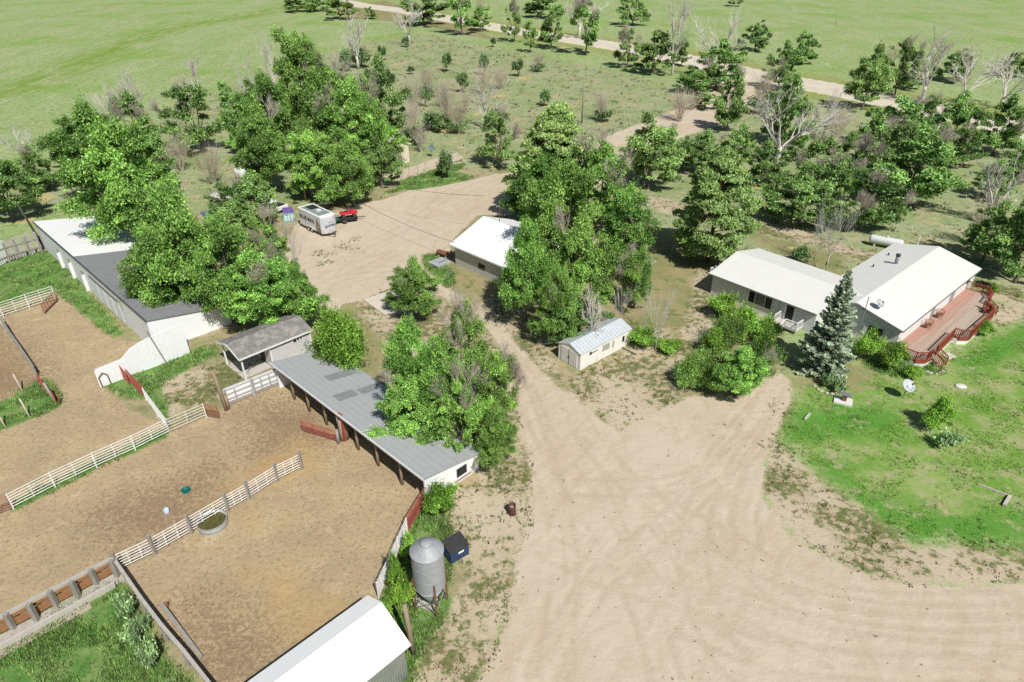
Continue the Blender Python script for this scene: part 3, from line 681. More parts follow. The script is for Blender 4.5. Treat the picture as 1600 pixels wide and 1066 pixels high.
for i in range(2): new_shrub('juntw', 281+i*3, 3.6, 1.9, 14, 2400, .20, LEAF_JUN, "juniper_shrub", DRYTW, 1.2)
new_pine('pine', 5, 12, 5.2, 60000, LEAF_PINE, .265); new_pine('pine', 9, 12, 5.2, 60000, LEAF_PINE, .265)
new_spruce('spruce', 4, 10.5, 3.0, LEAF_BLUE)
for i in range(3): new_bare('dead', 301+i, 8.0, 3.6, DEADP, 5, 3, .27, 4, 'dead_tree', .8)
for i in range(2): new_bare('bare', 321+i, 5.5, 1.6, DEADP, 6, 3, .06, 4, "sapling", .45)
for i in range(2): new_dryshrub('dry', 341+i, 3.2, 1.7)
for i in range(2): new_dryshrub('drygreen', 361+i, 3.4, 1.7, 700)

def fit_size(kind_H, kind_R, low, ub, vb, vt, wpx):
    x, y = W(ub, vb); dep = depth(x, y, 1.5); Rr = wpx/2*dep/F_PX*1.0
    al = math.atan2(CAM_H, y)
    lo, hi = .3, 25.0
    for _ in range(40):
        Hm = (lo+hi)/2; rz = Hm*(1-low)/2; hc = Hm-rz
        k = F_PX/depth(x, y, hc); top = pix(x, y, hc)[1]-k*math.sqrt((Rr*math.sin(al))**2*.55+(rz*math.cos(al))**2)
        if top > vt: lo = Hm
        else: hi = Hm
    return x, y, max(lo, .35*Rr), Rr
_ti = {}
def plant(kind, u, vb, vt, wpx, label, group, rz=None):
    arr = PROTO[kind]; i = _ti.get(kind, 0); _ti[kind] = i+1; pr = arr[i % len(arr)]
    if kind in ('elm','elmdead','mid','middead','far','fardead'): wpx *= .90 if kind[:3] == 'elm' else .97; vt += .04*(vb-vt)
    x, y, Hh, Rr = fit_size(pr[1], pr[2], pr[3], u, vb, vt, wpx)
    if pr[4]: o = copy_tree(pr[0])
    else: o = pr[0]; pr[4] = True
    o.location = (x, y, 0); o.rotation_euler = (0, 0, rz if rz is not None else (u*1.7+vb*.9+i*2.4) % 6.283)
    s = Rr/pr[2]; o.scale = (s, s, Hh/pr[1]); o['label'] = label; o['group'] = group
    return o
# ------------------------------------------------------------------ what grows where (photo pixels of the foot, top and width)
g = 'shade trees around the farm buildings'
P = plant
# around the long barn
P('elm', 226, 398, 208, 136, 'tall elm overhanging the white back edge of the long barn roof', g)
P('elm', 176, 318, 168, 118, 'leafy elm behind the long barn, at the field side of its tall elm', g)
P('elm', 298, 492, 300, 132, 'big spreading elm covering the dark grey roof end of the long barn', g)
P('elm', 262, 498, 385, 108, 'elm hanging low over the end wall of the white long barn', g)
P('elm', 372, 508, 352, 112, 'elm between the blue-black panel and the grey shingled shed', g)
P('elm', 425, 520, 392, 128, 'rounded elm right behind the grey shingled shed roof', g)
P('elm', 480, 520, 416, 62, 'small thin elm beside the track at the end of the shingled shed', g)
P('mid', 350, 378, 322, 52, 'small elm crown in front of the parked white pickup', g)
P('middead', 356, 334, 284, 44, 'thin tree with grey twigs right in front of the white pickup', g)
P('mid', 400, 352, 278, 78, 'elm between the white pickup and the lettered trailer', g)
P('elmdead', 437, 455, 345, 78, 'elm with grey inner twigs in front of the lettered trailer', g)
P('mid', 240, 298, 205, 80, 'elm joining the tall elms behind the long barn to the dry scrub', g)
# middle grove behind the trailer
g = 'grove of elms behind the trailer'
P('elm', 482, 228, 62, 98, 'highest elm at the back of the grove, its top against the pasture', g)
P('mid', 603, 232, 96, 82, 'elm on the meadow side of the grove with a narrow top', g)
P('elm', 430, 262, 128, 88, 'elm on the field side of the grove beside a pale dead trunk', g)
P('elmdead', 532, 268, 112, 112, 'elm in the heart of the grove with dead grey limbs showing', g)
P('elm', 420, 305, 172, 92, 'dark elm shading the lying white tank', g)
P('elm', 590, 266, 158, 72, 'elm at the gable of the small cream shed', g)
P('elm', 497, 315, 212, 108, 'elm with a bare brown trunk right behind the lettered trailer', g)
P('elm', 553, 322, 228, 78, 'low elm hanging beside the red quad bike', g)
P('mid', 596, 294, 222, 52, 'round little elm on the dirt in front of the cream shed', g)
P('elm', 566, 275, 130, 88, 'elm between the heart of the grove and the cream shed', g)
P('mid', 385, 240, 158, 56, 'small elm at the scrubby end of the grove', g)
# middle cluster by the small white-roofed building
g = 'elms and pine beside the small white-roofed building'
P('pine', 868, 345, 162, 138, 'domed yellow-green pine standing behind the elms by the white-roofed building', 'pines')
P('middead', 778, 262, 172, 62, 'thin elm with grey dead twigs between the drive and the back yard', g)
P('elm', 840, 372, 246, 104, 'elm overhanging the back gable of the small white-roofed building', g)
P('elmdead', 928, 362, 226, 116, 'elm with a pale broken limb in the middle of the cluster', g)
P('elm', 968, 440, 300, 100, 'elm of the cluster that faces the big pine across a shadow', g)
P('elm', 880, 445, 268, 116, 'tallest elm of the cluster with dark hollows beneath', g)
P('elm', 905, 500, 348, 96, 'weeping elm of the cluster behind the corrugated shed', g)
P('elm', 822, 502, 352, 84, 'weeping elm hanging at the corner of the small white-roofed building', g)
P('mid', 886, 541, 458, 54, 'narrow green elm leaning over the door end of the corrugated shed', g)
P('elmdead', 990, 482, 392, 62, 'small elm over a tangle of dead brush beside the lawn path', g)
P('mid', 946, 521, 486, 44, 'little elm crown over the middle of the corrugated shed roof', g)
P('dead', 922, 546, 462, 44, 'grey dead elm top with bare hanging twigs above the corrugated shed', 'dead trees')
P('elm', 868, 540, 420, 66, 'hanging elm between the dirt track and the corrugated shed', 'elms and pine beside the small white-roofed building')
# by the open-fronted barn
g = 'elms behind the open-fronted barn'
P('elm', 650, 655, 512, 88, 'elm overhanging the field end of the open barn roof', g)
P('elmdead', 724, 640, 488, 92, 'elm with dry twigs at the track side behind the open barn', g)
P('elm', 652, 702, 596, 112, 'elm spilling over the front half of the open barn roof', g)
P('elmdead', 776, 668, 552, 82, 'elm with sandy-brown dead sprays leaning over the dirt track', g)
P('elmdead', 722, 716, 590, 92, 'elm full of beige dead twigs in the middle of the open barn group', g)
P('elm', 776, 732, 640, 66, 'elm reaching down past the white end wall of the open barn', g)
g = 'single shade trees and bushes'
P('elm', 650, 494, 412, 80, 'dense lone elm growing at the corner of the concrete pad', g)
P('elm', 700, 690, 548, 92, 'elm filling the middle of the open barn group below the dry twigs', 'elms behind the open-fronted barn')
o = P('bigbush', 535, 582, 488, 92, 'bright green bushy tree at the back edge of the open barn roof', g)
P('bush', 692, 802, 752, 52, 'round bright bush at the white end wall of the open barn', g)
P('midbush', 1076, 598, 558, 56, 'low shrub at the outer edge of the clump before the house', g)
P('elm', 1148, 617, 540, 88, 'large spreading elm on the sand in front of the house', g)
P('midbush', 1100, 602, 546, 66, 'shrubby tree at the shaded side of the large spreading elm', g)
P('midbush', 1186, 592, 524, 58, 'leafy bush between the large spreading elm and the porch', g)
P('midbush', 1138, 545, 492, 66, 'loose green bush behind the large spreading elm', g)
P('bush', 1160, 540, 486, 70, 'leafy bush below the picture window of the house', g)
P('bush', 1128, 496, 456, 50, 'green shrub under the end window of the house', g)
P('bush', 1196, 534, 494, 46, 'green shrub beside the front porch of the house', g)
P('bush', 1110, 555, 515, 40, 'shrub at the sandy edge below the large spreading elm', g)
P('spruce', 1283, 581, 428, 80, 'blue spruce standing in front of the house porch', 'blue spruces')
P('pine', 1106, 408, 230, 124, 'big rounded pine beside the end of the house', 'pines')
P('bush', 1352, 562, 516, 44, 'dark rose bush under the shuttered gable window', g)
P('bush', 1392, 574, 532, 46, 'dark bush against the near corner of the red deck', g)
P('bush', 1462, 668, 620, 46, 'yellow-green round bush alone on the lawn by the dish', g)
P('sage', 1478, 698, 668, 40, 'low grey-green plant clump below the round lawn bush', g)
P('bush', 1003, 542, 510, 46, 'low green shrub at the far end of the corrugated shed', g)
P('bush', 1045, 548, 528, 44, 'flat green shrub in the shade between corrugated shed and big elm', g)
P('bush', 620, 922, 872, 34, 'bright weed bush between the white fence and the silo', g)
P('bush', 632, 950, 902, 42, 'lime green weed bush at the foot of the silo by the white roof', g)
P('bush', 606, 958, 930, 32, 'low weed bush at the corner of the bottom barn roof', g)
P('bush', 640, 876, 838, 34, 'dark weed bush behind the silo', g)
P('sage', 205, 965, 925, 34, 'grey-green weed clump halfway down the plank fence', g)
P('sage', 222, 1000, 958, 38, 'taller grey-green weed clump in the corner pasture', g)
P('sage', 240, 1044, 1000, 36, 'grey-green weed clump near the frame edge of the corner pasture', g)
P('sage', 1308, 612, 588, 24, 'small flowering clump inside the stone ring', g)
P('sage', 1290, 604, 580, 22, 'dark little shrub inside the stone ring', g)
P('bush', 1425, 590, 570, 30, 'low green shrub at the skirting of the deck', g)
P('bush', 1535, 524, 500, 26, 'small shrub outside the deck bump-out', g)
P('bush', 1550, 462, 444, 16, 'little shrub at the far corner of the deck', g)
g = 'bare saplings behind the house and shed'
P('bare', 1290, 424, 336, 40, 'pale leafless sapling behind the house wing', g)
P('bare', 1272, 412, 352, 26, 'thin leafless sapling beside the pale one behind the house wing', g)
P('jun', 1247, 412, 384, 30, 'small dark shrub behind the house wing roof', 'junipers')
P('bare', 968, 512, 462, 20, 'thin bare sapling at the back of the corrugated shed', g)
P('bare', 1004, 520, 468, 20, 'thin bare sapling between shed and lawn path', g)
P('bare', 1024, 548, 470, 30, 'slanting bare sapling in the dry grass by the shed', g)
P('bare', 462, 470, 372, 40, 'thin grey sapling at the edge of the back yard', g)
# beyond the long barn at the edge of the pasture
g = 'trees at the pasture edge behind the long barn'
P('mid', 22, 345, 240, 88, 'dense dark tree at the frame edge beside the leaning pole', g)
P('mid', 62, 300, 236, 62, 'dark tree next to the dense one by the leaning pole', g)
P('far', 112, 258, 208, 44, 'small tree at the pasture edge with a bare bank below', g)
P('middead', 215, 248, 146, 78, 'pointed tree with grey dead top above the barn elms', g)
P('mid', 160, 262, 180, 72, 'round tree at the pasture edge beside the pointed one', g)
P('middead', 316, 238, 132, 78, 'cone-shaped tree with grey limbs standing alone before the pasture', g)
P('far', 355, 168, 128, 26, 'small narrow tree between cone-shaped tree and grove', g)
P('far', 372, 200, 146, 52, 'low shrubby tree at the left shoulder of the grove', g)
P('far', 130, 285, 232, 46, 'low tree filling the gap at the pasture edge', g)
g = 'dead trees'
P('dead', 315, 160, 102, 40, 'pale dead tree top above the cone-shaped tree', g)
P('dead', 212, 185, 128, 44, 'pale dead tree at the pasture edge above the barn elms', g)
P('dead', 175, 195, 140, 30, 'slim dead tree at the pasture edge', g)
P('dead', 432, 168, 82, 36, 'pale dead tree behind the grove', g)
P('dead', 395, 168, 105, 24, 'dark dead trunk beside the grove', g)
P('dead', 40, 255, 200, 44, 'ghostly dead twigs above the dense dark trees', g)
P('dead', 560, 108, 45, 60, 'thin pale dead tree in the pasture beyond the grove', g)
P('dead', 762, 205, 140, 54, 'forked dead tree near the elms by the drive', g)
P('dead', 1212, 262, 152, 110, 'big bleached dead tree with two long limbs behind the big pine', g)
P('dead', 1050, 118, 22, 50, 'dead tree by the road pole', g)
P('dead', 1120, 122, 44, 62, 'silvery dead tree above the road bend', g)
P('dead', 905, 60, 0, 54, 'grey dead tree top over the road trees', g)
P('dead', 1440, 160, 76, 74, 'bleached dead tree on the far side of the county road', g)
P('dead', 1500, 168, 92, 78, 'wide bleached dead tree among the roadside elms', g)
P('dead', 1562, 170, 98, 76, 'bleached dead tree over the road at the frame edge', g)
P('dead', 1540, 352, 268, 90, 'dead tree with long pale limbs behind the deck', g)
P('dead', 1285, 218, 158, 46, 'grey dead shrub tree beside the county road', g)
P('dead', 640, 72, 14, 0.1+40, 'faint dead tree beside the road pole at the top', g)
# dry scrub between grove and drive
g = 'dry scrub in the meadow'
dr = [('dry', 285, 268, 218, 44, 'dry grey scrub at the foot of the cone-shaped tree'), ('dry', 335, 288, 236, 52, 'dry grey scrub beside the lying white tank'), ('dry', 262, 262, 226, 28, 'small dry scrub before the cone-shaped tree'),
 ('dry', 648, 186, 128, 44, 'grey scrub at the meadow corner of the grove'), ('dry', 700, 200, 140, 40, 'tall grey scrub in the middle of the meadow'), ('drygreen', 668, 152, 112, 30, 'grey scrub with a green foot at the upper meadow'),
 ('dry', 755, 148, 105, 40, 'grey scrub by the meadow edge above the forked dead tree'), ('drygreen', 717, 208, 166, 36, 'grey scrub beside the wide dark juniper'), ('dry', 642, 212, 168, 36, 'grey scrub above the cream shed gable'), ('dry', 782, 140, 108, 36, 'pale scrub behind the elms near the road'),
 ('drygreen', 940, 190, 146, 34, 'silvery plumed scrub with green foot beside the drive'), ('drygreen', 840, 112, 84, 22, 'small grey scrub in the far meadow'), ('dry', 1062, 190, 148, 50, 'grey scrub where the drive leaves the road'), ('drygreen', 1186, 178, 118, 40, 'dark grey scrub at the road bend'), ('dry', 1080, 172, 148, 36, 'pale scrub beside the road-end of the drive'),
 ('dry', 1300, 222, 172, 50, 'grey scrub below the county road'), ('dry', 1525, 385, 318, 50, 'grey scrub behind the far end of the house'), ('dry', 690, 168, 132, 34, 'thin scrub at the top of the meadow'), ('dry', 728, 178, 140, 30, 'thin scrub beside the tall grey one'), ('dry', 658, 238, 206, 30, 'low scrub behind the cream shed')]
for a in dr: P(*a, g)
g = 'junipers'
ju = [('jun', 634, 74, 56, 13, 'small dark juniper alone in the pasture beyond the grove'), ('jun', 597, 95, 70, 16, 'dark juniper in the pasture nearest the grove'), ('juntw', 565, 106, 72, 30, 'dark juniper with grey twigs behind the grove'), ('jun', 540, 112, 76, 22, 'pointed juniper right behind the grove'),
 ('jun', 698, 112, 80, 17, 'upright juniper at the upper meadow'), ('jun', 757, 118, 84, 22, 'upright juniper between road trees and meadow'), ('jun', 722, 145, 112, 22, 'juniper with orange grass in the middle meadow'), ('jun', 665, 168, 128, 15, 'narrow juniper among the grey scrub'), ('juntw', 685, 204, 168, 48, 'wide dark juniper ringed by orange grass'),
 ('juntw', 648, 226, 196, 34, 'dark juniper next to the cream shed'), ('jun', 810, 120, 92, 22, 'juniper with an orange patch near the meadow top'), ('jun', 850, 166, 138, 20, 'juniper on orange grass behind the pine'), ('jun', 642, 116, 102, 12, 'tiny juniper in the pasture'), ('jun', 770, 74, 58, 12, 'tiny juniper under the road trees'), ('jun', 697, 278, 232, 26, 'dark shrub inside the fenced garden')]
for a in ju: P(*a, g)
# along the county road
g = 'trees along the county road'
ro = [('far', 465, 19, -8, 42, 'dark tree at the top edge, field side of the road pole'), ('far', 494, 18, -8, 40, 'second dark tree at the top edge beside the pole'), ('far', 532, 31, -8, 48, 'dark tree right beside the top road pole'), ('far', 579, 30, 12, 20, 'small bush between top pole and road'), ('far', 634, 10, -6, 18, 'small dark tree beyond the road at the top edge'),
 ('far', 664, 40, -6, 66, 'bright tree leaning over the county road'), ('fardead', 722, 55, -12, 52, 'tall tree with a bare trunk and shadow by the road'), ('far', 752, 48, 10, 36, 'round bright tree by the road'), ('fardead', 803, 66, 0, 30, 'thin tree with dead limbs at the road'), ('far', 845, 28, -12, 54, 'tree beyond the road at the top edge'),
 ('far', 828, 82, 36, 22, 'narrow dark bush before the road'), ('far', 862, 76, 14, 42, 'tree whose shadow falls on the meadow before the road'), ('fardead', 914, 86, 4, 54, 'tree with a grey bare top before the road'), ('far', 988, 40, -12, 46, 'lone tree on the far side of the road'), ('fardead', 978, 106, 46, 44, 'dark round tree with dead limbs by the road'),
 ('far', 1022, 116, 54, 58, 'bright round tree by the road pole'), ('far', 1064, 104, 62, 28, 'bush next to the road pole'), ('mid', 1118, 140, 66, 74, 'large tree at the road bend'), ('mid', 1080, 146, 108, 48, 'low tree at the foot of the road bend'), ('far', 1180, 80, 32, 44, 'lone shrub tree in the far pasture'), ('far', 1147, 10, -10, 24, 'small dark shrub at the top edge of the far pasture'),
 ('mid', 1134, 205, 118, 50, 'young tree between drive and county road'), ('mid', 1222, 228, 128, 66, 'leafy tree below the road with a bright crown'), ('mid', 1216, 140, 68, 50, 'dark tree on the road edge with a dead trunk'), ('far', 1252, 100, 52, 42, 'round bright tree crown at the far road edge'), ('mid', 1346, 172, 84, 60, 'tree with a dark trunk at the roadside'),
 ('middead', 1398, 148, 62, 54, 'tree with bleached limbs at the roadside'), ('mid', 1388, 232, 160, 96, 'wide light-green tree under the roadside row'), ('middead', 1444, 215, 150, 46, 'tree with pale limbs in front of the road'), ('far', 1490, 128, 76, 52, 'bright tree on the far side of the road'), ('mid', 1482, 238, 152, 62, 'dark-shadowed tree below the road'), ('mid', 1552, 242, 152, 72, 'round tree below the road at the frame edge'),
 ('far', 1582, 120, 84, 40, 'tree at the frame edge beyond the road'), ('far', 1425, 140, 104, 40, 'low tree among the bleached limbs')]
for a in ro: P(*a, g)
g = 'trees between house and county road'
rr = [('mid', 1010, 292, 192, 84, 'shrubby tree beside the white driveway'), ('mid', 1046, 262, 206, 60, 'low shrub tree at the bend of the driveway'), ('mid', 1095, 272, 210, 60, 'low green tree behind the big pine'), ('mid', 1190, 290, 222, 62, 'small tree over orange grass beside the bleached dead tree'), ('middead', 1270, 296, 214, 78, 'dark tree with curling dead limbs'),
 ('mid', 1248, 352, 270, 104, 'wide tree shading the sandy path behind the house'), ('middead', 1342, 358, 268, 88, 'tree with a dark bare trunk above the white gas tank'), ('mid', 1412, 318, 212, 124, 'large spreading tree on the slope behind the house'), ('mid', 1336, 268, 204, 66, 'dark tree next to the large spreading one'), ('mid', 1545, 312, 252, 56, 'tree with pale limbs by the frame edge behind the deck'),
 ('mid', 1585, 442, 300, 110, 'big dark tree at the frame edge beside the far deck corner'), ('mid', 1535, 408, 322, 72, 'dark low tree behind the far gable of the house'), ('mid', 1592, 282, 230, 60, 'small tree at the frame edge above the big dark one'), ('far', 1100, 170, 140, 40, 'shrub where the driveway meets the county road')]
rr += [('middead', 1300, 322, 240, 80, 'grey-twigged tree between the wide tree and the curling dead limbs'), ('middead', 1380, 300, 190, 92, 'leaning tree with grey limbs behind the large spreading one'), ('mid', 1150, 262, 196, 52, 'small green tree at the foot of the bleached dead tree, drive side'),
 ('middead', 1440, 262, 196, 60, 'half-dead tree between the large spreading one and the roadside row'), ('middead', 1500, 262, 200, 56, 'grey-limbed small tree below the dark-shadowed tree'), ('far', 1240, 250, 200, 46, 'bushy tree below the leafy tree with a bright crown')]
for a in rr: P(*a, g)

# ground cover too fine to count: one mesh per kind
def tuft_mesh(name, pts, h0, h1, wd, blades, cols, label_kind, spread=.12, seed=1):
    nr = np.random.RandomState(seed); n = len(pts); m = n*blades
    base = np.repeat(pts, blades, 0)+nr.normal(size=(m, 2))*spread
    a = nr.uniform(0, 6.283, m); hh = np.repeat(nr.uniform(h0, h1, n), blades)*nr.uniform(.6, 1.1, m); ln = hh*nr.uniform(.1, .75, m)
    dx, dy = np.cos(a), np.sin(a); w2 = wd*nr.uniform(.6, 1.4, m)
    V = np.zeros((m, 3, 3), np.float32)
    V[:,0,0] = base[:,0]-dy*w2; V[:,0,1] = base[:,1]+dx*w2; V[:,1,0] = base[:,0]+dy*w2; V[:,1,1] = base[:,1]-dx*w2
    V[:,2,0] = base[:,0]+dx*ln; V[:,2,1] = base[:,1]+dy*ln; V[:,2,2] = hh
    me = bpy.data.meshes.new(name); me.vertices.add(3*m); me.loops.add(3*m); me.polygons.add(m)
    me.vertices.foreach_set('co', V.ravel()); me.loops.foreach_set('vertex_index', np.arange(3*m, dtype=np.int32))
    me.polygons.foreach_set('loop_start', np.arange(m, dtype=np.int32)*3); me.polygons.foreach_set('loop_total', np.full(m, 3, np.int32))
    sh = np.repeat(nr.uniform(.1, .9, n), blades); ye = np.repeat(nr.uniform(0, 1, n)**1.5, blades)
    col = np.ones((m, 3, 4), np.float32); col[:,:,0] = sh[:,None]; col[:,:,1] = ye[:,None]
    me.color_attributes.new('shade', 'FLOAT_COLOR', 'POINT').data.foreach_set('color', col.ravel())
    me.materials.append(leaf_mat(name+"_blades", cols[0], cols[1], .3, 0)); me.update()
    o = bpy.data.objects.new(name, me); COL.objects.link(o); o['kind'] = 'stuff'; return o
def scatter(polys, n, seed, clump=0.0, keep=None):
    nr = np.random.RandomState(seed); out = []
    ar = [abs(np.sum(p[:,0]*np.roll(p[:,1],-1)-p[:,1]*np.roll(p[:,0],-1)))/2 for p in polys]
    for p, a in zip(polys, ar):
        k = int(n*a/sum(ar)*2.2)+4; q = nr.uniform(p.min(0), p.max(0), (k, 2)); q = q[sdist(q, p) > -.3]
        if clump:
            f = np.sin(q[:,0]*.9+1.7*np.sin(q[:,1]*.6))*np.sin(q[:,1]*1.1+1.3*np.sin(q[:,0]*.5))+nr.normal(size=len(q))*.35
            q = q[f > clump]
        out.append(q)
    return np.concatenate(out)
tuft_mesh("weeds", scatter(Z['weeds'], 24000, 3, -.15), .08, .34, .024, 7, ((.095,.22,.045), (.22,.31,.10)), 'weeds', .14, 3)
tuft_mesh("lawn_grass", scatter(Z['lawn'], 16000, 4, .05), .05, .14, .03, 5, ((.10,.27,.035), (.22,.34,.09)), 'grass', .10, 4)
tuft_mesh("sparse_tufts", scatter(Z['sand']+[gp([(1180,640),(1240,640),(1200,740)]), gp([(490,395),(560,370),(570,400),(500,420)])], 7000, 5, .25), .06, .22, .035, 6, ((.085,.115,.035), (.17,.16,.07)), 'tufts', .09, 5)
sg = scatter(Z['scrub'], 6500, 6, .1)
sg = sg[(ztest(sg, 'dirt', .6)+ztest(sg, 'sand', .6) < .4) & (ldist(sg, ROADW) > 9)]
tuft_mesh("scrub_grass", sg, .25, .75, .07, 7, ((.17,.21,.09), (.27,.245,.15)), 'scrub', .3, 6)
# ------------------------------------------------------------------ buildings
def root_at(fr, name, label, cat, group=None):
    return thing(name, label, cat, (fr.o[0], fr.o[1], 0), fr.a, group)
def slab(poly, th): return MB().prism(poly, (0,0,-th))
def wall_x(mb, x0, x1, y, z0, zt0, zt1, th=.12):   # wall along x with a sloping top
    mb.prism([(x0,y,z0),(x1,y,z0),(x1,y,zt1),(x0,y,zt0)], (0,th,0))
def wall_y(mb, y0, y1, x, z0, zt0, zt1, th=.12):
    mb.prism([(x,y0,z0),(x,y1,z0),(x,y1,zt1),(x,y0,zt0)], (th,0,0))

# --- open-fronted barn: x = depth towards the back, y = along the front
fr = Fr(W(667,787), FARM); OB = fr; L_, Hf, Hb, Dp = 21.0, 2.62, 1.75, 5.2
r = root_at(fr, "open_barn", "long open-fronted barn with flat grey sheet roof and black shaded bays", "barn")
zr = lambda x: Hf+.06+(Hb-Hf)*x/Dp
rf = slab([(-.30,-.25,zr(-.3)),(Dp+.25,-.25,zr(Dp+.25)),(Dp+.25,L_+.3,zr(Dp+.25)),(-.30,L_+.3,zr(-.3))], .07).build("roof", GROOF_Y, r)
for (x0,x1,y0,y1) in ((2.1,4.9,15.4,16.5),(.9,2.8,12.1,13.2),(3.1,5.0,12.0,13.0)):
    slab([(x0,y0,zr(x0)+.012),(x1,y0,zr(x1)+.012),(x1,y1,zr(x1)+.012),(x0,y1,zr(x0)+.012)], .01).build("roof_patch", mat("roof_patch_sheet", (.27,.285,.295), rough=.5), rf)
mb = MB(); wall_x(mb, -.05, Dp, -.0, 0, zr(0)-.09, zr(Dp)-.09); mb.build("end_wall", BSIDE, r)
mb = MB(); wall_x(mb, -.05, Dp, L_-.12, 0, zr(0)-.09, zr(Dp)-.09); mb.build("end_wall", BSIDE, r)
mb = MB(); wall_y(mb, .13, L_-.13, Dp-.12, 0, zr(Dp)-.1, zr(Dp)-.1); mb.build("back_wall", BSIDEY, r)
MB().box(2.95,3.95,-.03,.14,.55,1.35).build("window", DARK, r)
MB().box(2.7,4.3,-.16,-.08,.30,.42).build("rail", WOODG, r)
MB().bar((-.34,-.28,zr(-.34)-.07),(-.34,L_+.3,zr(-.34)-.07),.06,.17).build("fascia", WHITE, r)
for i,y in enumerate((2.9,5.9,8.6,13.2,15.9,18.4)):
    MB().tube([(.0,y,-.1),(.02,y+.03,Hf-.06)],[.13,.11],8).build("post", WOODB, r, True)
MB().tube([(-.12,10.9,-.1),(-.12,10.95,Hf-.05)],.14,8).build("post", WOODG, r, True)
g_ = MB(); g_.box(-.22,-.10,10.1,10.6,.1,Hf+.15); g_.build("red_panel", RED, r)
MB().box(.2,Dp-.3,10.9,10.98,0,1.75).build("partition", WOODG, r)

# --- long white barn
fr = Fr(W(69,388), FARM); LB = fr; L1, Dp, Hf, Hb = 36.4, 7.9, 3.62, 2.25
r = root_at(fr, "long_barn", "very long white barn with half white, half dark grey low roof", "barn")
zr = lambda x: Hf+.05+(Hb-Hf)*x/Dp
slab([(-.05,.2,zr(-.05)),(-.05,-15.4,zr(-.05)),(Dp+.2,-15.4,zr(Dp+.2)),(Dp+.2,.2,zr(Dp+.2))], .08).build("roof", WROOF_X, r)['label'] = "white half of the roof"
slab([(-.05,-15.4,zr(-.05)+.004),(-.05,-L1-.2,zr(-.05)+.004),(Dp+.2,-L1-.2,zr(Dp+.2)+.004),(Dp+.2,-15.4,zr(Dp+.2)+.004)], .08).build("roof", DROOF_Y, r)['label'] = "dark grey half of the roof"
mb = MB(); wall_y(mb, -L1, 0, 0, 0, Hf-.06, Hf-.06); fw = mb.build("front_wall", BSIDEY, r)
mb = MB(); wall_x(mb, .13, Dp, -L1, 0, zr(.13)-.1, zr(Dp)-.1); mb.build("end_wall", BSIDE, r)
mb = MB(); wall_x(mb, .13, Dp, -.12, 0, zr(.13)-.1, zr(Dp)-.1); mb.build("end_wall", BSIDE, r)
mb = MB(); wall_y(mb, -L1+.13, -.13, Dp-.12, 0, zr(Dp)-.12, zr(Dp)-.12); mb.build("back_wall", BSIDEY, r)
MB().bar((-.09,.2,zr(-.1)-.08),(-.09,-L1-.2,zr(-.1)-.08),.06,.24).build("fascia", mat("dark_gutter", (.12,.125,.135), rough=.5), r)
for (u0,v0) in ((92,402),(110,418),(131,437)):
    a, y = fr.loc(u0+6, v0+3, 1.0); y = -abs(y)
    d = MB().box(-.05,-.003,y-.45,y+.45,.05,2.15).build("door", WHITE, r); MB().box(-.09,-.055,y-.5,y+.5,2.18,2.32).build("door_hood", GREYM, d)
    MB().box(-.35,-.06,y-.52,y-.46,.05,2.1).build("door_edge", WHITEM, d)
MB().box(-.12,-.06,-28.5,-19.6,2.62,2.74).build("door_track", mat("door_track_metal", (.10,.10,.11), rough=.5), r)
for i in range(4): MB().box(-.07,-.035,-28.4+i*2.2,-26.35+i*2.2,.1,2.6).build("sliding_door", BSIDEY, r)

# wing wall that shelters the pens from the wind
x0, y0 = fr.loc(157,606); y0 -= .0
r = thing("windbreak", "curved white windbreak wall reaching into the pens from the long barn", "windbreak", (*fr.world(x0, y0), 0), fr.a)
prof = [(0,0),(8.3,0),(8.3,3.3),(6.6,3.25),(5.2,3.1),(4.2,2.95),(3.3,2.65),(2.7,2.2),(2.3,1.95),(.25,1.85),(0,1.7)]
MB().prism([(a,0,b) for a,b in prof], (0,.16,0)).build("panel", mat("white_windbreak_sheet", (.82,.83,.84), (.76,.77,.78), .5, scale=1.2, ribs=('X',.4,.10), dirt=(.6,.58,.55), dirt_t=(.62,.9)), r)
mb = MB(); mb.box(.1,2.3,.17,.75,0,1.68); mb.build("stone_base", CONC, r)
mb = MB(); mb.tube([(.15,-.12,0),(.12,-.12,1.1),(.5,-.13,1.45),(.85,-.12,1.1),(.9,-.12,0)], .05, 6); mb.build("handle_rail", RUST, r)
MB().bar((5.9,-.25,0),(5.1,-.22,3.9),.10,.10).build("prop_pole", GREYM, r)

# --- grey shingled shed with porch
e = W(374,562,2.45); o = (e[0]+.25*math.cos(FARM)-.25*math.sin(FARM), e[1]+.25*math.sin(FARM)+.25*math.cos(FARM))
fr = Fr(o, FARM); LS = fr
r = root_at(fr, "shingled_shed", "small shed with grey shingle gable roof and an open porch end", "shed")
def shingles():
    k = N("grey_asphalt_shingles"); co = k.coord(); b = k.n("ShaderNodeTexBrick"); k.l(k.mapping(co,(1,1.0,1)), b.inputs[0])
    b.inputs['Scale'].default_value = 3.2; b.inputs['Color1'].default_value = (.27,.26,.25,1); b.inputs['Color2'].default_value = (.22,.21,.20,1); b.inputs['Mortar'].default_value = (.13,.125,.12,1); b.inputs['Mortar Size'].default_value = .03
    c = k.mix(k.ramp(k.noise(co,1.6,5,.6),.42,.66), b.outputs[0], (.33,.31,.28)); k.principled(c,.95,0,k.bump(b.outputs[1],.5,.02),.1); return k.m
SH = shingles()
ez, rz_, wd, ln = 2.45, 3.15, 4.1, 7.3
mb = MB().prism([(-.3,-.25,ez),(ln,-.25,ez),(ln,wd/2-.25+.2,rz_),(-.3,wd/2-.25+.2,rz_)], (0,0,-.09)); rf = mb.build("roof", SH, r)
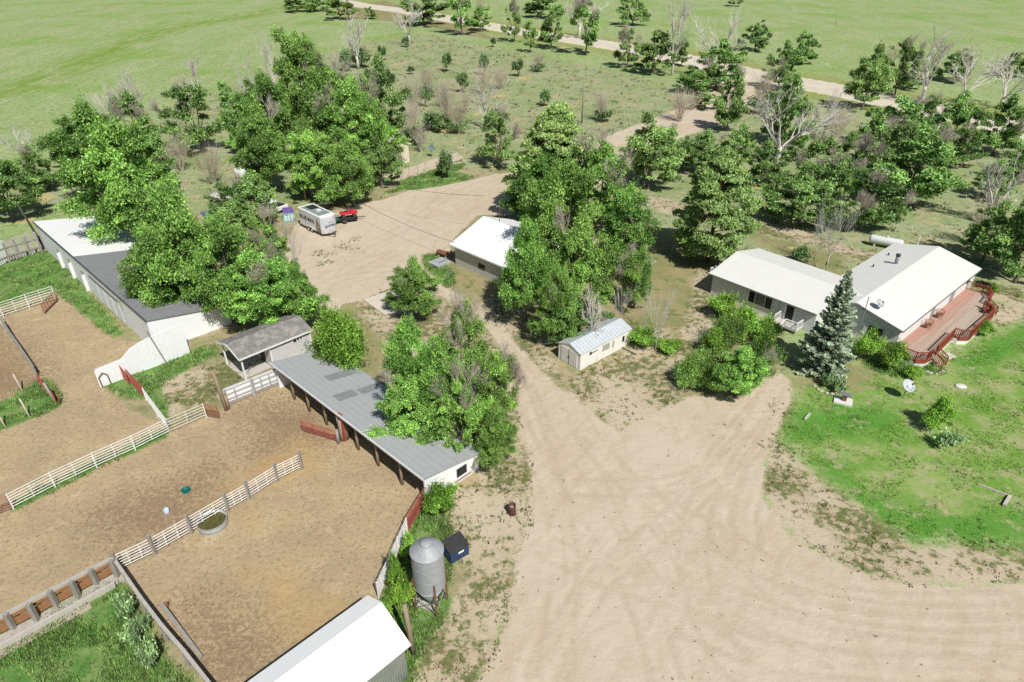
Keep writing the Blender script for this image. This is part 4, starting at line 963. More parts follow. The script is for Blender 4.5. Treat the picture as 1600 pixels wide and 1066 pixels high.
MB().prism([(-.3,wd/2-.05,rz_),(ln,wd/2-.05,rz_),(ln,wd+.1,ez),(-.3,wd+.1,ez)], (0,0,-.09)).build("roof", SH, r)
MB().bar((-.3,-.28,ez-.06),(ln,-.28,ez-.06),.05,.16).build("fascia", WHITE, r)
MB().bar((-.33,-.25,ez-.06),(-.33,wd/2-.05,rz_-.06),.05,.16).build("fascia", WHITE, r); MB().bar((-.33,wd+.1,ez-.06),(-.33,wd/2-.05,rz_-.06),.05,.16).build("fascia", WHITE, r)
px = 2.75
mb = MB(); wall_x(mb, px, ln-.2, 0, 0, ez-.12, ez-.12); mb.build("side_wall", GREYP, r)
mb = MB(); wall_x(mb, px, ln-.2, wd-.3, 0, ez-.12, ez-.12); mb.build("side_wall", GREYP, r)
for x in (px, ln-.32):
    MB().prism([(x,.13,0),(x,wd-.31,0),(x,wd-.31,ez-.15),(x,wd/2-.1,rz_-.2),(x,.13,ez-.15)], (.12,0,0)).build("gable_wall", GREYP, r)
MB().box(px-.03,px+.14,1.2,2.2,.0,2.0).build("doorway", mat("brown_doorway", (.10,.055,.035), rough=.8), r)
MB().box(px+.0,px+.14,-.03,.05,0,ez-.12).build("corner_trim", WHITE, r); MB().box(ln-.3,ln-.16,-.03,.05,0,ez-.12).build("corner_trim", WHITE, r)
w1 = MB().box(5.15,6.25,-.05,.02,1.72,2.08).build("window", WHITE, r); MB().box(5.22,5.55,-.07,-.03,1.78,2.02).build("pane", DARK, w1); MB().box(5.62,5.85,-.07,-.03,1.85,2.02).build("pane", DARK, w1); MB().box(5.95,6.15,-.07,-.03,1.85,2.02).build("pane", DARK, w1)
for (x,y) in ((0,.05),(0,wd-.35)): MB().box(x-.07,x+.07,y-.07,y+.07,0,ez-.1).build("post", WHITE, r)
MB().box(-.1,px-.05,.2,wd-.4,0,.05).build("porch_slab", CONC, r)
mb = MB(); mb.bar((.5,.9,.06),(2.2,1.6,.9),.05,.05); mb.bar((.9,2.6,.06),(1.9,1.1,.5),.05,.05); mb.build("loose_pole", WOODG, r)

# --- white gable barn cut by the lower frame edge
e = W(642,1007,3.0); fr = Fr(e, FARM)
r = root_at(fr, "metal_barn", "white-roofed gable barn with corrugated side cut off by the lower frame edge", "barn")
rr, wd, lx, md, ef = 1.15, 3.85, 24, 2.5, 3.6
def WR(): return mat("bright_white_roof", (.88,.89,.89), (.85,.86,.86), .5, scale=1)
MB().prism([(-lx,-.02,3.0),(0,-.02,3.0),(.05,md,3.0+rr),(-lx,md,3.0+rr)], (0,0,-.07)).build("roof", WR(), r)
MB().prism([(-lx,md,3.0+rr),(.05,md,3.0+rr),(0,wd,ef),(-lx,wd,ef)], (0,0,-.07)).build("roof", WR(), r)
for i in range(14): MB().bar((-1.6*i-.4,0,3.012),(-1.6*i-.4,md,3.0+rr+.012),.05,.02).build("roof_seam", WR(), r)
mb = MB(); wall_x(mb, -lx, -.25, .3, 0, 3.05, 3.05); mb.build("side_wall", GALV, r)
mb = MB(); wall_x(mb, -lx, -.25, wd-.3, 0, ef-.1, ef-.1); mb.build("side_wall", GALV, r)
MB().prism([(-.25,.42,0),(-.25,wd-.3,0),(-.25,wd-.3,ef-.02),(-.25,md,3.0+rr-.1),(-.25,.42,3.1)], (-.1,0,0)).build("gable_wall", GALV, r)
d = MB().box(-6.2,-3.35,.20,.27,.1,2.6).build("door", mat("faded_red_door", (.36,.10,.07), (.40,.24,.19), .7, scale=2, amount=.6), r)
MB().box(-3.4,-3.25,.15,.29,.0,2.9).build("door_post", WHITE, r)

# --- small white-roofed building
fr = Fr(W(712,413), FARM); ez, rz_, wd, ln = 2.7, 4.75, 10.6, 12.6
r = root_at(fr, "block_building", "small pale stucco building with a blown-out white gable roof", "building")
MB().prism([(-.42,.45,ez),(-.42,-ln,ez),(wd/2,-ln,rz_),(wd/2,.45,rz_)], (0,0,-.1)).build("roof", WROOF_X, r)
MB().prism([(wd/2,.45,rz_),(wd/2,-ln,rz_),(wd+.4,-ln,ez),(wd+.4,.45,ez)], (0,0,-.1)).build("roof", WROOF_X, r)
MB().bar((-.45,.45,ez-.08),(-.45,-ln,ez-.08),.05,.17).build("fascia", WHITE, r)
mb = MB(); wall_y(mb, -ln+.2, 0, 0, 0, ez-.05, ez-.05, .15); mb.build("front_wall", STUCCO, r)
mb = MB(); wall_y(mb, -ln+.2, 0, wd-.15, 0, ez-.05, ez-.05, .15); mb.build("back_wall", STUCCO, r)
for y in (0, -ln+.35): MB().prism([(.15,y,0),(wd-.15,y,0),(wd-.15,y,ez-.05),(wd/2,y,rz_-.16),(.15,y,ez-.05)], (0,-.15,0)).build("gable_wall", STUCCO, r)
a, y = fr.loc(750,417,1.3); w1 = MB().box(-.06,-.002,y-.55,y+.55,.95,1.55).build("window", mat("brown_window_frame", (.12,.09,.07), rough=.6), r); MB().box(-.08,-.061,y-.48,y+.48,1.0,1.5).build("pane", DARK, w1)
MB().tube([(5.6,-2.2,4.5),(5.6,-2.2,6.6)], .05, 6).build("mast", RUST, r); MB().tube([(5.6,-2.2,6.6),(5.4,-2.1,6.75),(5.2,-2.0,6.6)], .07, 6).build("mast_head", GREYM, r)

# --- corrugated shed
fr = Fr(W(906,579), HOUSE); w_, l_, he, hr = 2.9, 7.25, 1.78, 2.38
r = root_at(fr, "corrugated_shed", "off-white narrow shed with pale blue corrugated roof and double doors", "shed")
# local x runs along the long lit side, y across the end
MB().prism([(-.08,-.08,he),(l_+.08,-.08,he),(l_+.08,w_/2,hr),(-.08,w_/2,hr)], (0,0,-.05)).build("roof", mat("pale_blue_roof_sheet", (.63,.68,.71), (.56,.61,.65), .45, .2, scale=2, ribs=('X',.42,.55), dirt=(.36,.40,.42), dirt_t=(.6,.85)), r)
MB().prism([(-.08,w_/2,hr),(l_+.08,w_/2,hr),(l_+.08,w_+.08,he),(-.08,w_+.08,he)], (0,0,-.05)).build("roof", mat("pale_blue_roof_sheet", (0,0,0)), r)
mb = MB(); wall_x(mb, 0, l_, 0, 0, he-.04, he-.04, .06); mb.build("side_wall", SHEDW, r)
mb = MB(); wall_x(mb, 0, l_, w_-.06, 0, he-.04, he-.04, .06); mb.build("side_wall", SHEDW, r)
for x in (0, l_-.06): MB().prism([(x,.06,0),(x,w_-.06,0),(x,w_-.06,he-.06),(x,w_/2,hr-.07),(x,.06,he-.06)], (.06,0,0)).build("end_wall", SHEDE, r)
for y0,y1 in ((.42,1.44),(1.47,2.48)):
    d = MB().box(-.05,-.003,y0,y1,.05,1.72).build("door", SHEDE, r); MB().box(-.08,-.05,(y0 if y0>1 else y1-.06),(y0+.06 if y0>1 else y1),.7,1.0).build("handle", RUST, d)
MB().box(-.07,-.055,1.43,1.475,.05,1.75).build("door_gap", BLACK, r)
MB().box(3.1,4.05,-.05,-.002,.85,1.5).build("window_board", mat("grey_board", (.42,.41,.36), rough=.8), r)
MB().bar((1.3,-.10,1.42),(2.3,-.10,1.42),.06,.07).build("bracket", GREYM, r); MB().box(1.22,1.42,-.14,-.002,1.3,1.5).build("vent_box", BLACK, r)
MB().box(6.0,6.28,-.05,-.002,.75,1.35).build("window", DARK, r); MB().box(4.55,4.75,-.04,-.002,.7,1.45).build("window_board", mat("grey_board", (0,0,0)), r)
MB().box(6.0,6.1,-1.9,-.1,.10,.22).build("ramp", WOODG, r)

# --- cream shed in the grove
fr = Fr(W(640,253), FARM)
r = root_at(fr, "cream_shed", "small cream shed half hidden by the grove, by the fenced garden", "shed")
MB().prism([(0,0,0),(0,0,3.3),(-2.3,0,4.4),(-4.6,0,3.3),(-4.6,0,0)], (0,.12,0)).build("gable_wall", CREAM, r)
MB().prism([(0,5,0),(0,5,3.3),(-2.3,5,4.4),(-4.6,5,3.3),(-4.6,5,0)], (0,-.12,0)).build("gable_wall", CREAM, r)
for x in (-.12, -4.6): MB().box(x,x+.12,.13,4.87,0,3.28).build("side_wall", CREAM, r)
SHR = mat("pale_shed_roof", (.46,.41,.35), rough=.8)
MB().prism([(.35,-.35,3.14),(.35,5.3,3.14),(-2.3,5.3,4.42),(-2.3,-.35,4.42)], (0,0,.1)).build("roof", SHR, r)
MB().prism([(-4.95,-.35,3.14),(-4.95,5.3,3.14),(-2.3,5.3,4.42),(-2.3,-.35,4.42)], (0,0,.1)).build("roof", SHR, r)
MB().bar((.36,-.38,3.19),(-2.3,-.38,4.47),.04,.18).build("barge_board", WHITE, r)
MB().box(-3.4,-2.5,-.05,-.003,0,2.1).build("door", WHITE, r)

# --- dark shed in the shade of the grove
fr = Fr(W(500,314), FARM)
r = root_at(fr, "dark_shed", "dark slate-roofed shed deep in shade behind the lettered trailer", "shed")
MB().box(0,4.2,0,4.0,0,2.4).build("wall", mat("blue_grey_boards", (.13,.16,.19), rough=.8), r)
MB().prism([(-.3,-.3,2.45),(2.1,-.3,3.3),(2.1,4.3,3.3),(-.3,4.3,2.45)], (0,0,.08)).build("roof", mat("slate_roof", (.06,.07,.085), rough=.6), r)
MB().prism([(2.1,-.3,3.3),(4.5,-.3,2.45),(4.5,4.3,2.45),(2.1,4.3,3.3)], (0,0,.08)).build("roof", mat("slate_roof", (0,0,0)), r)
MB().box(-.05,-.003,1.5,2.4,0,2.0).build("door", GREYM, r)

# ------------------------------------------------------------------ house
e = W(1411,518,2.6); c_, s_ = math.cos(HOUSE), math.sin(HOUSE)
fr = Fr((e[0]+.3*c_-.3*s_, e[1]+.3*s_+.3*c_), HOUSE); HF = fr
r = root_at(fr, "ranch_house", "grey ranch house with cream metal roofs, one wing towards the big pine", "house")
ZE, ZR, AR = 2.6, 3.76, 4.6      # main eave, ridge height, ridge position
MB().prism([(-.3,-.3,ZE),(21.0,-.3,ZE),(21.0,AR,ZR),(-.3,AR,ZR)], (0,0,-.1)).build("main_roof", HROOF, r)
rl = MB().prism([(-.3,AR,ZR),(21.0,AR,ZR),(21.0,9.5,ZE),(-.3,9.5,ZE)], (0,0,-.1)).build("main_roof", HROOF, r)
MB().bar((-.34,AR,ZR-.075),(-.34,-.3,ZE-.075),.05,.2).build("fascia", GREYM, r)
MB().bar((-.3,-.34,ZE-.07),(21.0,-.34,ZE-.07),.05,.16).build("gutter", GREYM, r)
# main walls
MB().prism([(0,0,0),(0,8.9,0),(0,8.9,ZE),(0,AR,ZR-.13),(0,0,ZE-.03)], (.14,0,0)).build("gable_wall", SIDING, r)
MB().prism([(20.6,0,0),(20.6,8.9,0),(20.6,8.9,ZE),(20.6,AR,ZR-.13),(20.6,0,ZE-.03)], (-.14,0,0)).build("gable_wall", SIDING, r)
mb = MB(); wall_x(mb, .14, 20.46, 0, 0, ZE-.04, ZE-.04, .14); mb.build("deck_wall", SIDINGW, r)
mb = MB(); wall_x(mb, 7.2, 20.46, 8.76, 0, ZE-.04, ZE-.04, .14); mb.build("back_wall", SIDING, r)
# wing
WZ, WRZ, WB = 2.55, 3.68, 2.05
wx0, wx1 = -3.2, 7.25
MB().prism([(wx0,19.75,WZ),(wx0,6.9,WZ),(-.5,6.9,WZ+(WRZ-WZ)*(2.7/5.25)),(WB,4.75,WRZ),(WB,19.75,WRZ)], (0,0,-.1)).build("wing_roof", HROOFW, r)
MB().prism([(WB,19.75,WRZ),(WB,4.75,WRZ),(wx1,9.3,WZ),(wx1,19.75,WZ)], (0,0,-.1)).build("wing_roof", HROOFW, r)
MB().bar((wx0-.04,19.75,WZ-.07),(wx0-.04,6.9,WZ-.07),.05,.16).build("gutter", GREYM, r)
fwall = -2.8
mb = MB(); wall_y(mb, 7.1, 19.4, fwall, 0, WZ-.0, WZ-.0, .14); mb.build("wing_front_wall", SIDING, r)
mb = MB(); wall_y(mb, 9.0, 19.4, 6.8, 0, WZ-.0, WZ-.0, .14); mb.build("wing_back_wall", SIDING, r)
for y in (7.1, 19.26): MB().prism([(fwall+.14,y,0),(6.8 if y>8 else .0,y,0),(6.8 if y>8 else .0,y,WZ),(WB if y>8 else 0,y,WRZ-.14 if y>8 else 3.2),(fwall+.14,y,WZ-.02)], (0,.14,0)).build("wing_end_wall", SIDINGW if y<8 else SIDING, r)  # sun-facing end takes the lighter siding copy, the other the darker
SHUT = mat("pale_shutters", (.74,.74,.75), (.66,.66,.67), .6, scale=3, ribs=('Z',.09,.3))
# wing picture window
ya = fr.loc(1164,466,1.5)[1]; yb = fr.loc(1210,490,1.5)[1]
y1, y0 = max(ya, yb), min(ya, yb)
yL = fr.loc(1168,465,1.4)[1]; yR = fr.loc(1203,479,1.4)[1]
wf = MB().box(fwall-.05,fwall-.002,yR-.14,yL+.14,.76,2.36).build("window", WHITE, r)
for (q0,q1,m_) in ((0,.26,DARK),(.28,.70,mat("curtained_glass", (.16,.18,.19), (.10,.115,.12), .2, scale=4, ribs=('Y',.12,.2))),(.72,1,DARK)):
    MB().box(fwall-.08,fwall-.052,yL-(yL-yR)*q1+.02,yL-(yL-yR)*q0-.02,.90,2.24).build("pane", m_, wf)
MB().box(fwall-.05,fwall-.002,yL+.17,yL+.77,.78,2.34).build("shutter", SHUT, r); MB().box(fwall-.05,fwall-.002,yR-.77,yR-.17,.78,2.34).build("shutter", SHUT, r)
# front door and porch
yd = fr.loc(1232,488,1.6)[1]
df = MB().box(fwall-.06,fwall-.002,yd-.70,yd+.70,.18,2.34).build("door_frame", WHITE, r)
dd = MB().box(fwall-.09,fwall-.062,yd-.50,yd+.50,.25,2.24).build("door", DARK, df)
mb = MB(); mb.box(fwall-.10,fwall-.092,yd-.50,yd-.43,.25,2.24); mb.box(fwall-.10,fwall-.092,yd+.43,yd+.50,.25,2.24); mb.build("door_edge", WHITE, df)
MB().box(fwall-1.5,fwall-.1,yd-1.7,yd+.9,.30,.45).build("porch_floor", CONC, r)
def railing(mb, pts, h=.9, pick=.14, rail=.05, pk=.035):
    for i in range(len(pts)-1):
        a, b = Vector(pts[i]), Vector(pts[i+1]); n = max(2, int((b-a).length/pick))
        mb.bar(a+Vector((0,0,h)), b+Vector((0,0,h)), .11, rail); mb.bar(a+Vector((0,0,.1)), b+Vector((0,0,.1)), .05, .06)
        for j in range(1, n): q = a.lerp(b, j/n); mb.bar(q+Vector((0,0,.1)), q+Vector((0,0,h)), pk, pk)
    for p in pts: mb.bar(Vector(p)-Vector((0,0,.15)), Vector(p)+Vector((0,0,h+.03)), .09, .09)
mb = MB(); railing(mb, [(fwall-1.45,yd+.85,.45),(fwall-.15,yd+.85,.45)]); mb.build("porch_railing", WHITE, r)
mb = MB(); railing(mb, [(fwall-.15,yd-1.65,.45),(fwall-1.45,yd-1.65,.45),(fwall-1.45,yd-.35,.45)]); mb.build("porch_railing", WHITE, r)
mb = MB(); railing(mb, [(fwall-1.45,yd-.35,.45),(fwall-2.4,yd-.35,.05)]); mb.build("porch_railing", WHITE, r)
for i in range(2): MB().box(fwall-1.8-i*.32,fwall-1.5-i*.32,yd-.3,yd+.85,.02,.30-i*.14).build("step", WOODO, r)
# gable window with shutters
yg = fr.loc(1365,519,1.5)[1]; yg0 = fr.loc(1373,524,1.3)[1]
wf = MB().box(-.05,-.002,yg-.75,yg+.75,.75,1.95).build("window", WHITE, r); MB().box(-.08,-.052,yg-.68,yg+.68,.82,1.88).build("pane", DARK, wf)
MB().box(-.05,-.002,yg+.8,yg+1.35,.7,2.0).build("shutter", SHUT, r); MB().box(-.05,-.002,yg-1.35,yg-.8,.7,2.0).build("shutter", SHUT, r)
MB().tube([(-.42,3.55,0),(-.42,3.55,4.9)], .045, 6).build("service_mast", GREYM, r)
MB().box(-.2,-.003,3.3,3.7,1.2,1.7).build("meter_box", GREYM, r)
# doors and window on the deck side
for (u,v,wd_,h0,h1,m_,nm) in ((1458,485,1.7,.75,2.35,mat("grey_screen_door", (.33,.33,.34), rough=.5),"sliding_door"),(1487,463,1.2,.75,2.35,mat("grey_screen_door", (0,0,0)),"door"),(1508,443,.9,1.5,2.3,DARK,"window")):
    x = fr.loc(u,v,1.4)[0]
    d = MB().box(x-wd_/2-.06,x+wd_/2+.06,-.05,-.002,h0,h1).build(nm, WHITE if nm != "window" else GREYM, r); MB().box(x-wd_/2,x+wd_/2 if nm != "sliding_door" else x,-.08,-.052,h0+.06,h1-.06).build("pane", m_, d)
# roof fittings
def roof_z(y): return ZR-(ZR-ZE)*(abs(y-AR)/4.9)
x, y = fr.loc(1401,408,3.7); zc = roof_z(y)-.05
ch = MB().lathe([(.2,zc),(.2,zc+.95),(.17,zc+.96)],12,x,y).build("chimney", GREYM, rl, True); MB().lathe([(.26,zc+1.0),(.26,zc+1.2),(.05,zc+1.3)],12,x,y).build("chimney_cap", BLACK, rl, True)
for (u,v) in ((1366,411),(1390,392)):
    x, y = fr.loc(u,v,3.5); z = roof_z(y); MB().lathe([(.09,z-.1),(.09,z+.3),(.02,z+.32)],8,x,y).build("vent", BLACK, rl)
# little porch rail at the wing end
mb = MB()
for p, q in (((1.2,20.0,.9),(1.2,22.2,.9)),((1.2,20.0,.55),(1.2,22.2,.55)),((3.6,20.0,.9),(3.6,22.2,.9)),((3.6,20.0,.55),(3.6,22.2,.55)),((1.2,22.2,.9),(3.6,22.2,.9))): mb.bar(p,q,.05,.14)
for p in ((1.2,22.2),(3.6,22.2),(1.2,21.0),(3.6,21.0)): mb.box(p[0]-.05,p[0]+.05,p[1]-.05,p[1]+.05,0,1.05)
mb.build("end_railing", WHITE, r); MB().box(1.1,3.7,19.5,22.3,0,.22).build("end_step", CONC, r)

def satellite_dish(name, label, x, y, z, d, pole, face, tilt, group=None, m=DISH):
    t = thing(name, label, "satellite dish", (x,y,z), 0, group)
    MB().tube([(0,0,-.1),(0,0,pole)], .04, 8).build("pole", GREYM, t)
    M_ = Matrix.Translation((0,0,pole+.12*d)) @ Matrix.Rotation(face,4,'Z') @ Matrix.Rotation(tilt,4,'Y')
    prof = [(d*.5*i/8, d*.16*(i/8)**2) for i in range(9)]
    mb = MB(); mb.lathe(prof+[(q[0]*1.0, q[1]-.02) for q in prof[::-1]], 28, 0, 0, False); mb.v = [tuple(M_ @ Vector(p)) for p in mb.v]; mb.build("reflector", m, t, True)
    mb = MB(); mb.tube([(d*.42,0,d*.08),(d*.25,0,d*.42),(d*.05,0,d*.5)], .022, 6); mb.v = [tuple(M_ @ Vector(p)) for p in mb.v]; mb.build("arm", GREYM, t)
    mb = MB(); mb.box(-.07,.07,-.07,.07,d*.46,d*.58); mb.v = [tuple(M_ @ Vector(p)) for p in mb.v]; mb.build("receiver", BLACK, t)
    return t
x, y = W(1371,482,3.35); lx_, ly_ = fr.loc(1371,482,3.35)
gd = "satellite dishes"
satellite_dish("satellite_dish", "small grey dish on the house roof", x, y, roof_z(ly_)-.02, .95, .45, R(-60), R(48), gd)
x, y = W(1411,622); satellite_dish("satellite_dish", "pale grey dish on a thin pole in the lawn", x, y, 0, 1.2, 1.15, R(-70), R(40), gd, mat("light_grey_dish", (.50,.53,.57), (.45,.48,.52), .4, scale=2))
x, y = W(675,245); satellite_dish("satellite_dish", "blue-grey dish on a pole by the cream shed", x, y, 0, 1.1, 1.5, R(-85), R(75), gd, mat("blue_grey_dish", (.16,.21,.28), rough=.5))

# ------------------------------------------------------------------ deck
t = root_at(fr, "deck", "red-railed wooden deck along the sunny side of the house", "deck")
DZ = .72
pl = [fr.loc(u,v,DZ+.95) for (u,v) in ((1408,541),(1434,551),(1452,551),(1459,546),(1466,540),(1494,513),(1503,516),(1519,516),(1526,509),(1554,484),(1550,477),(1540,470),(1546,465),(1552,457),(1547,449),(1515,440))]
poly = [(a, b) for a, b in pl]; poly[0] = (poly[0][0], -.02); poly[-1] = (poly[-1][0], -.02)
def planks():
    k = N("deck_planks"); co = k.coord(); wv = k.n("ShaderNodeTexWave", wave_type='BANDS', bands_direction='Y', wave_profile='SAW'); k.l(co, wv.inputs[0]); wv.inputs['Scale'].default_value = .314159/.14
    f = k.noise(k.mapping(co,(.12,1.4,1)),1.6,4,.6); sx = k.n("ShaderNodeSeparateXYZ"); k.l(co, sx.inputs[0])
    wear = k.math('ADD', k.math('MULTIPLY', sx.outputs[1], -.30), k.math('MULTIPLY', f, .9))
    c = k.mix(k.ramp(wear,.55,1.15), (.44,.255,.20), (.45,.385,.31)); c = k.mix(k.ramp(k.noise(k.mapping(co,(.15,7,1)),1.0,3),.4,.65,0,.5), c, (.34,.18,.13))
    c = k.mix(k.ramp(wv.outputs['Fac'],.0,.12,.7,0), c, (.12,.07,.05)); k.principled(c,.75,0,None,.2); return k.m
MB().prism([(a,b,DZ) for a,b in poly], (0,0,-.06)).build("floor", planks(), t)
SK = mat("white_skirting", (.80,.80,.78), (.70,.69,.66), .7, scale=2)
mb = MB()
for i in range(len(poly)-1):
    a, b = Vector((*poly[i],0)), Vector((*poly[i+1],0)); mb.bar(a+Vector((0,.06,DZ/2-.05)), b+Vector((0,.06,DZ/2-.05)), .06, DZ-.04)
mb.build("skirting", SK, t)
RAILM = mat("red_deck_rail", (.34,.075,.045), (.25,.055,.035), .55, scale=3)
for i in range(len(poly)-1):
    if i in (3, 11): continue                       # the two openings for the steps
    mb = MB(); railing(mb, [(poly[i][0],poly[i][1],DZ),(poly[i+1][0],poly[i+1][1],DZ)], .95, .155, .06, .05); mb.build("railing", RAILM, t)
    a, b = Vector((*poly[i],DZ-.1)), Vector((*poly[i+1],DZ-.1)); MB().bar(a-Vector((0,.05,0)), b-Vector((0,.05,0)), .05, .24).build("rim_board", RAILM, t)
for i in (3, 11):
    a, b = Vector((*poly[i],0)), Vector((*poly[i+1],0)); d = (b-a); nn = Vector((d.y,-d.x,0)).normalized()
    if nn.y > 0: nn = -nn
    st = MB()
    for j in range(3): q = nn*(.15+.3*j); st.bar(a+q+Vector((0,0,DZ-.2-.2*j)), b+q+Vector((0,0,DZ-.2-.2*j)), .3, .05)
    st.build("steps", mat("pale_worn_steps", (.46,.38,.28), (.38,.29,.2), .8, scale=3), t)
    for q in (a, b): mb = MB(); railing(mb, [tuple(q+Vector((0,0,DZ))), tuple(q+nn*1.15+Vector((0,0,.05)))], .9, .16, .06, .05); mb.build("stair_railing", RAILM, t)
x, y = W(1482,557); q = thing("step_stone", "pale flat stone at the foot of the deck steps", "stone", (x,y,0), .5); MB().prism([(-.55,-.4,.1),(.5,-.45,.1),(.6,.4,.1),(-.45,.45,.1)],(0,0,-.15)).build("slab", mat("pale_limestone", (.60,.56,.47), (.52,.48,.4), .85, scale=3, bump=.3), q)
def deck_chair(u, v, label):
    x, y = W(u, v, DZ+.35); c = thing("deck_chair", label, "chair", (x,y,DZ), HOUSE+R(180), "round-backed chairs on the deck")
    m = mat("brown_rattan", (.27,.13,.055), (.17,.08,.035), .7, scale=8)
    MB().lathe([(.0,.38),(.34,.38),(.36,.42),(.34,.46),(0,.46)],16).build("seat", m, c)
    mb = MB(); mb.tube([(.40*math.cos(R(a)),.40*math.sin(R(a)),.85) for a in range(20,345,25)], .03, 6)
    for a in range(20,345,36): mb.tube([(.34*math.cos(R(a)),.34*math.sin(R(a)),.42),(.40*math.cos(R(a)),.40*math.sin(R(a)),.85)], .018, 5)
    mb.build("backrest", m, c)
    for a in (45,135,225,315): MB().tube([(.28*math.cos(R(a)),.28*math.sin(R(a)),.4),(.34*math.cos(R(a)),.34*math.sin(R(a)),.01)], .025, 6).build("leg", m, c)
deck_chair(1450,508,"round brown chair on the deck closer to the gable corner"); deck_chair(1468,492,"round brown chair on the deck next to the sliding door")
x, y = W(1542,484,DZ+.4)
c = thing("wooden_armchair", "red wooden armchair at the far bump-out of the deck", "chair", (x,y,DZ), HOUSE+R(120))
MB().box(-.3,.3,-.3,.3,.36,.41).build("seat", RAILM, c); MB().bar((-.3,-.3,.4),(-.45,-.3,1.0),.05,.05).bar((-.3,.3,.4),(-.45,.3,1.0),.05,.05).bar((-.38,-.3,.75),(-.38,.3,.75),.4,.03).build("backrest", RAILM, c)
for s in (-.28,.28):
    MB().box(-.3,.35,s-.05,s+.05,.6,.64).build("armrest", RAILM, c)
    for xx in (-.27,.3): MB().box(xx-.03,xx+.03,s-.03,s+.03,0,.6).build("leg", RAILM, c)
# ------------------------------------------------------------------ silo, dumpster, tanks
p1, p2, p3 = W(651,954), W(684,965), W(698,937)
cx, cy = (p1[0]+p3[0])/2, (p1[1]+p3[1])/2; rr = math.hypot(p1[0]-cx, p1[1]-cy)*.98
t = thing("feed_silo", "galvanised feed silo standing on rusty legs", "silo", (cx,cy,0), 0)
def zsolve(x, y, v):
    lo, hi = 0, 8
    for _ in range(40):
        m = (lo+hi)/2
        if pix(x, y, m)[1] > v: lo = m
        else: hi = m
    return lo
zb, zt = max(.8, zsolve(cx, cy-rr, 931)), zsolve(cx, cy-rr, 880)
MB().lathe([(rr,zb),(rr,zt)], 48, 0, 0, False).build("body", GALVP, t, True)
MB().lathe([(.18,.35),(rr-.01,zb)], 32).build("hopper", GALVP, t, True)
for zz in (zb+.02, zb+(zt-zb)*.34, zb+(zt-zb)*.67, zt-.03): MB().lathe([(rr+.002,zz-.02),(rr+.012,zz),(rr+.002,zz+.02)], 48, 0, 0, False).build("ring_seam", GALVP, t)
sk = mb = MB(); mb.lathe([(rr+.05,zt-.03),(rr+.05,zt+.01),(.36,zt+.52),(.36,zt+.50)], 40); rfs = mb.build("roof", GALVP, t, False)
mb = MB(); 
for i in range(16): a = 6.283*i/16; mb.bar((math.cos(a)*(rr+.03),math.sin(a)*(rr+.03),zt+.03),(math.cos(a)*.38,math.sin(a)*.38,zt+.53),.035,.03)
mb.build("rib", GALVP, rfs)
MB().lathe([(.36,zt+.46),(.36,zt+.60),(.30,zt+.66),(0,zt+.70)],24).build("hatch", GALVP, t, True)
a0 = math.atan2(p1[1]-cy, p1[0]-cx); zl = zsolve(p1[0], p1[1], 905)
for i in range(4):
    a = a0+math.pi/2*i; MB().bar((math.cos(a)*(rr+.05),math.sin(a)*(rr+.05),-.05),(math.cos(a)*(rr+.05),math.sin(a)*(rr+.05),zl),.10,.10).build("leg", RUST, t)
for i in range(4):
    a, b = a0+math.pi/2*i, a0+math.pi/2*(i+1); A_ = (math.cos(a)*rr,math.sin(a)*rr); B_ = (math.cos(b)*rr,math.sin(b)*rr)
    MB().bar((*A_,.3),(*B_,1.25),.04,.04).bar((*A_,1.25),(*B_,.3),.04,.04).build("brace", GREYM, t)
# faded lettering low on the side, too worn to read
mb = MB()
def arc_stroke(pts, w=.035):
    for i in range(len(pts)-1):
        (a1,z1),(a2,z2) = pts[i],pts[i+1]
        P0 = Vector((math.cos(a1)*(rr+.008),math.sin(a1)*(rr+.008),z1)); P1 = Vector((math.cos(a2)*(rr+.008),math.sin(a2)*(rr+.008),z2)); mb.bar(P0,P1,.012,w,up=(math.cos(a1),math.sin(a1),0.0) if abs(z1-z2)>.02 else (0,0,1))
fa = math.atan2(-cy,-cx)
for k_,(da,zz) in enumerate([(-.30,1.95),(-.18,1.95),(-.05,1.95),(.08,1.95)]):
    arc_stroke([(fa+da,zz),(fa+da,zz-.20)]); arc_stroke([(fa+da,zz),(fa+da+.07,zz-.02)])
    if k_ % 2 == 0: arc_stroke([(fa+da+.08,zz),(fa+da+.08,zz-.2)])
mb.build("faded_lettering", mat("faded_lettering_paint", (.20,.21,.22), rough=.7), t)
x, y = W(664,942); q = thing("concrete_pad", "small concrete pad under the silo", "pad", (x,y,0), R(-20)); MB().box(-.75,.7,-.45,.45,-.05,.12).build("slab", CONC, q)
x, y = W(680,915); q = thing("pallet", "reddish wooden pallet under the silo", "pallet", (x,y,0), R(10))
mb = MB()
for i in range(5): mb.box(-.5,.5,-.5+i*.22,-.36+i*.22,.12,.15)
mb.build("deck_board", WOODO, q); MB().box(-.5,-.42,-.5,.52,0,.12).box(-.04,.04,-.5,.52,0,.12).box(.42,.5,-.5,.52,0,.12).build("bearer", WOODO, q)
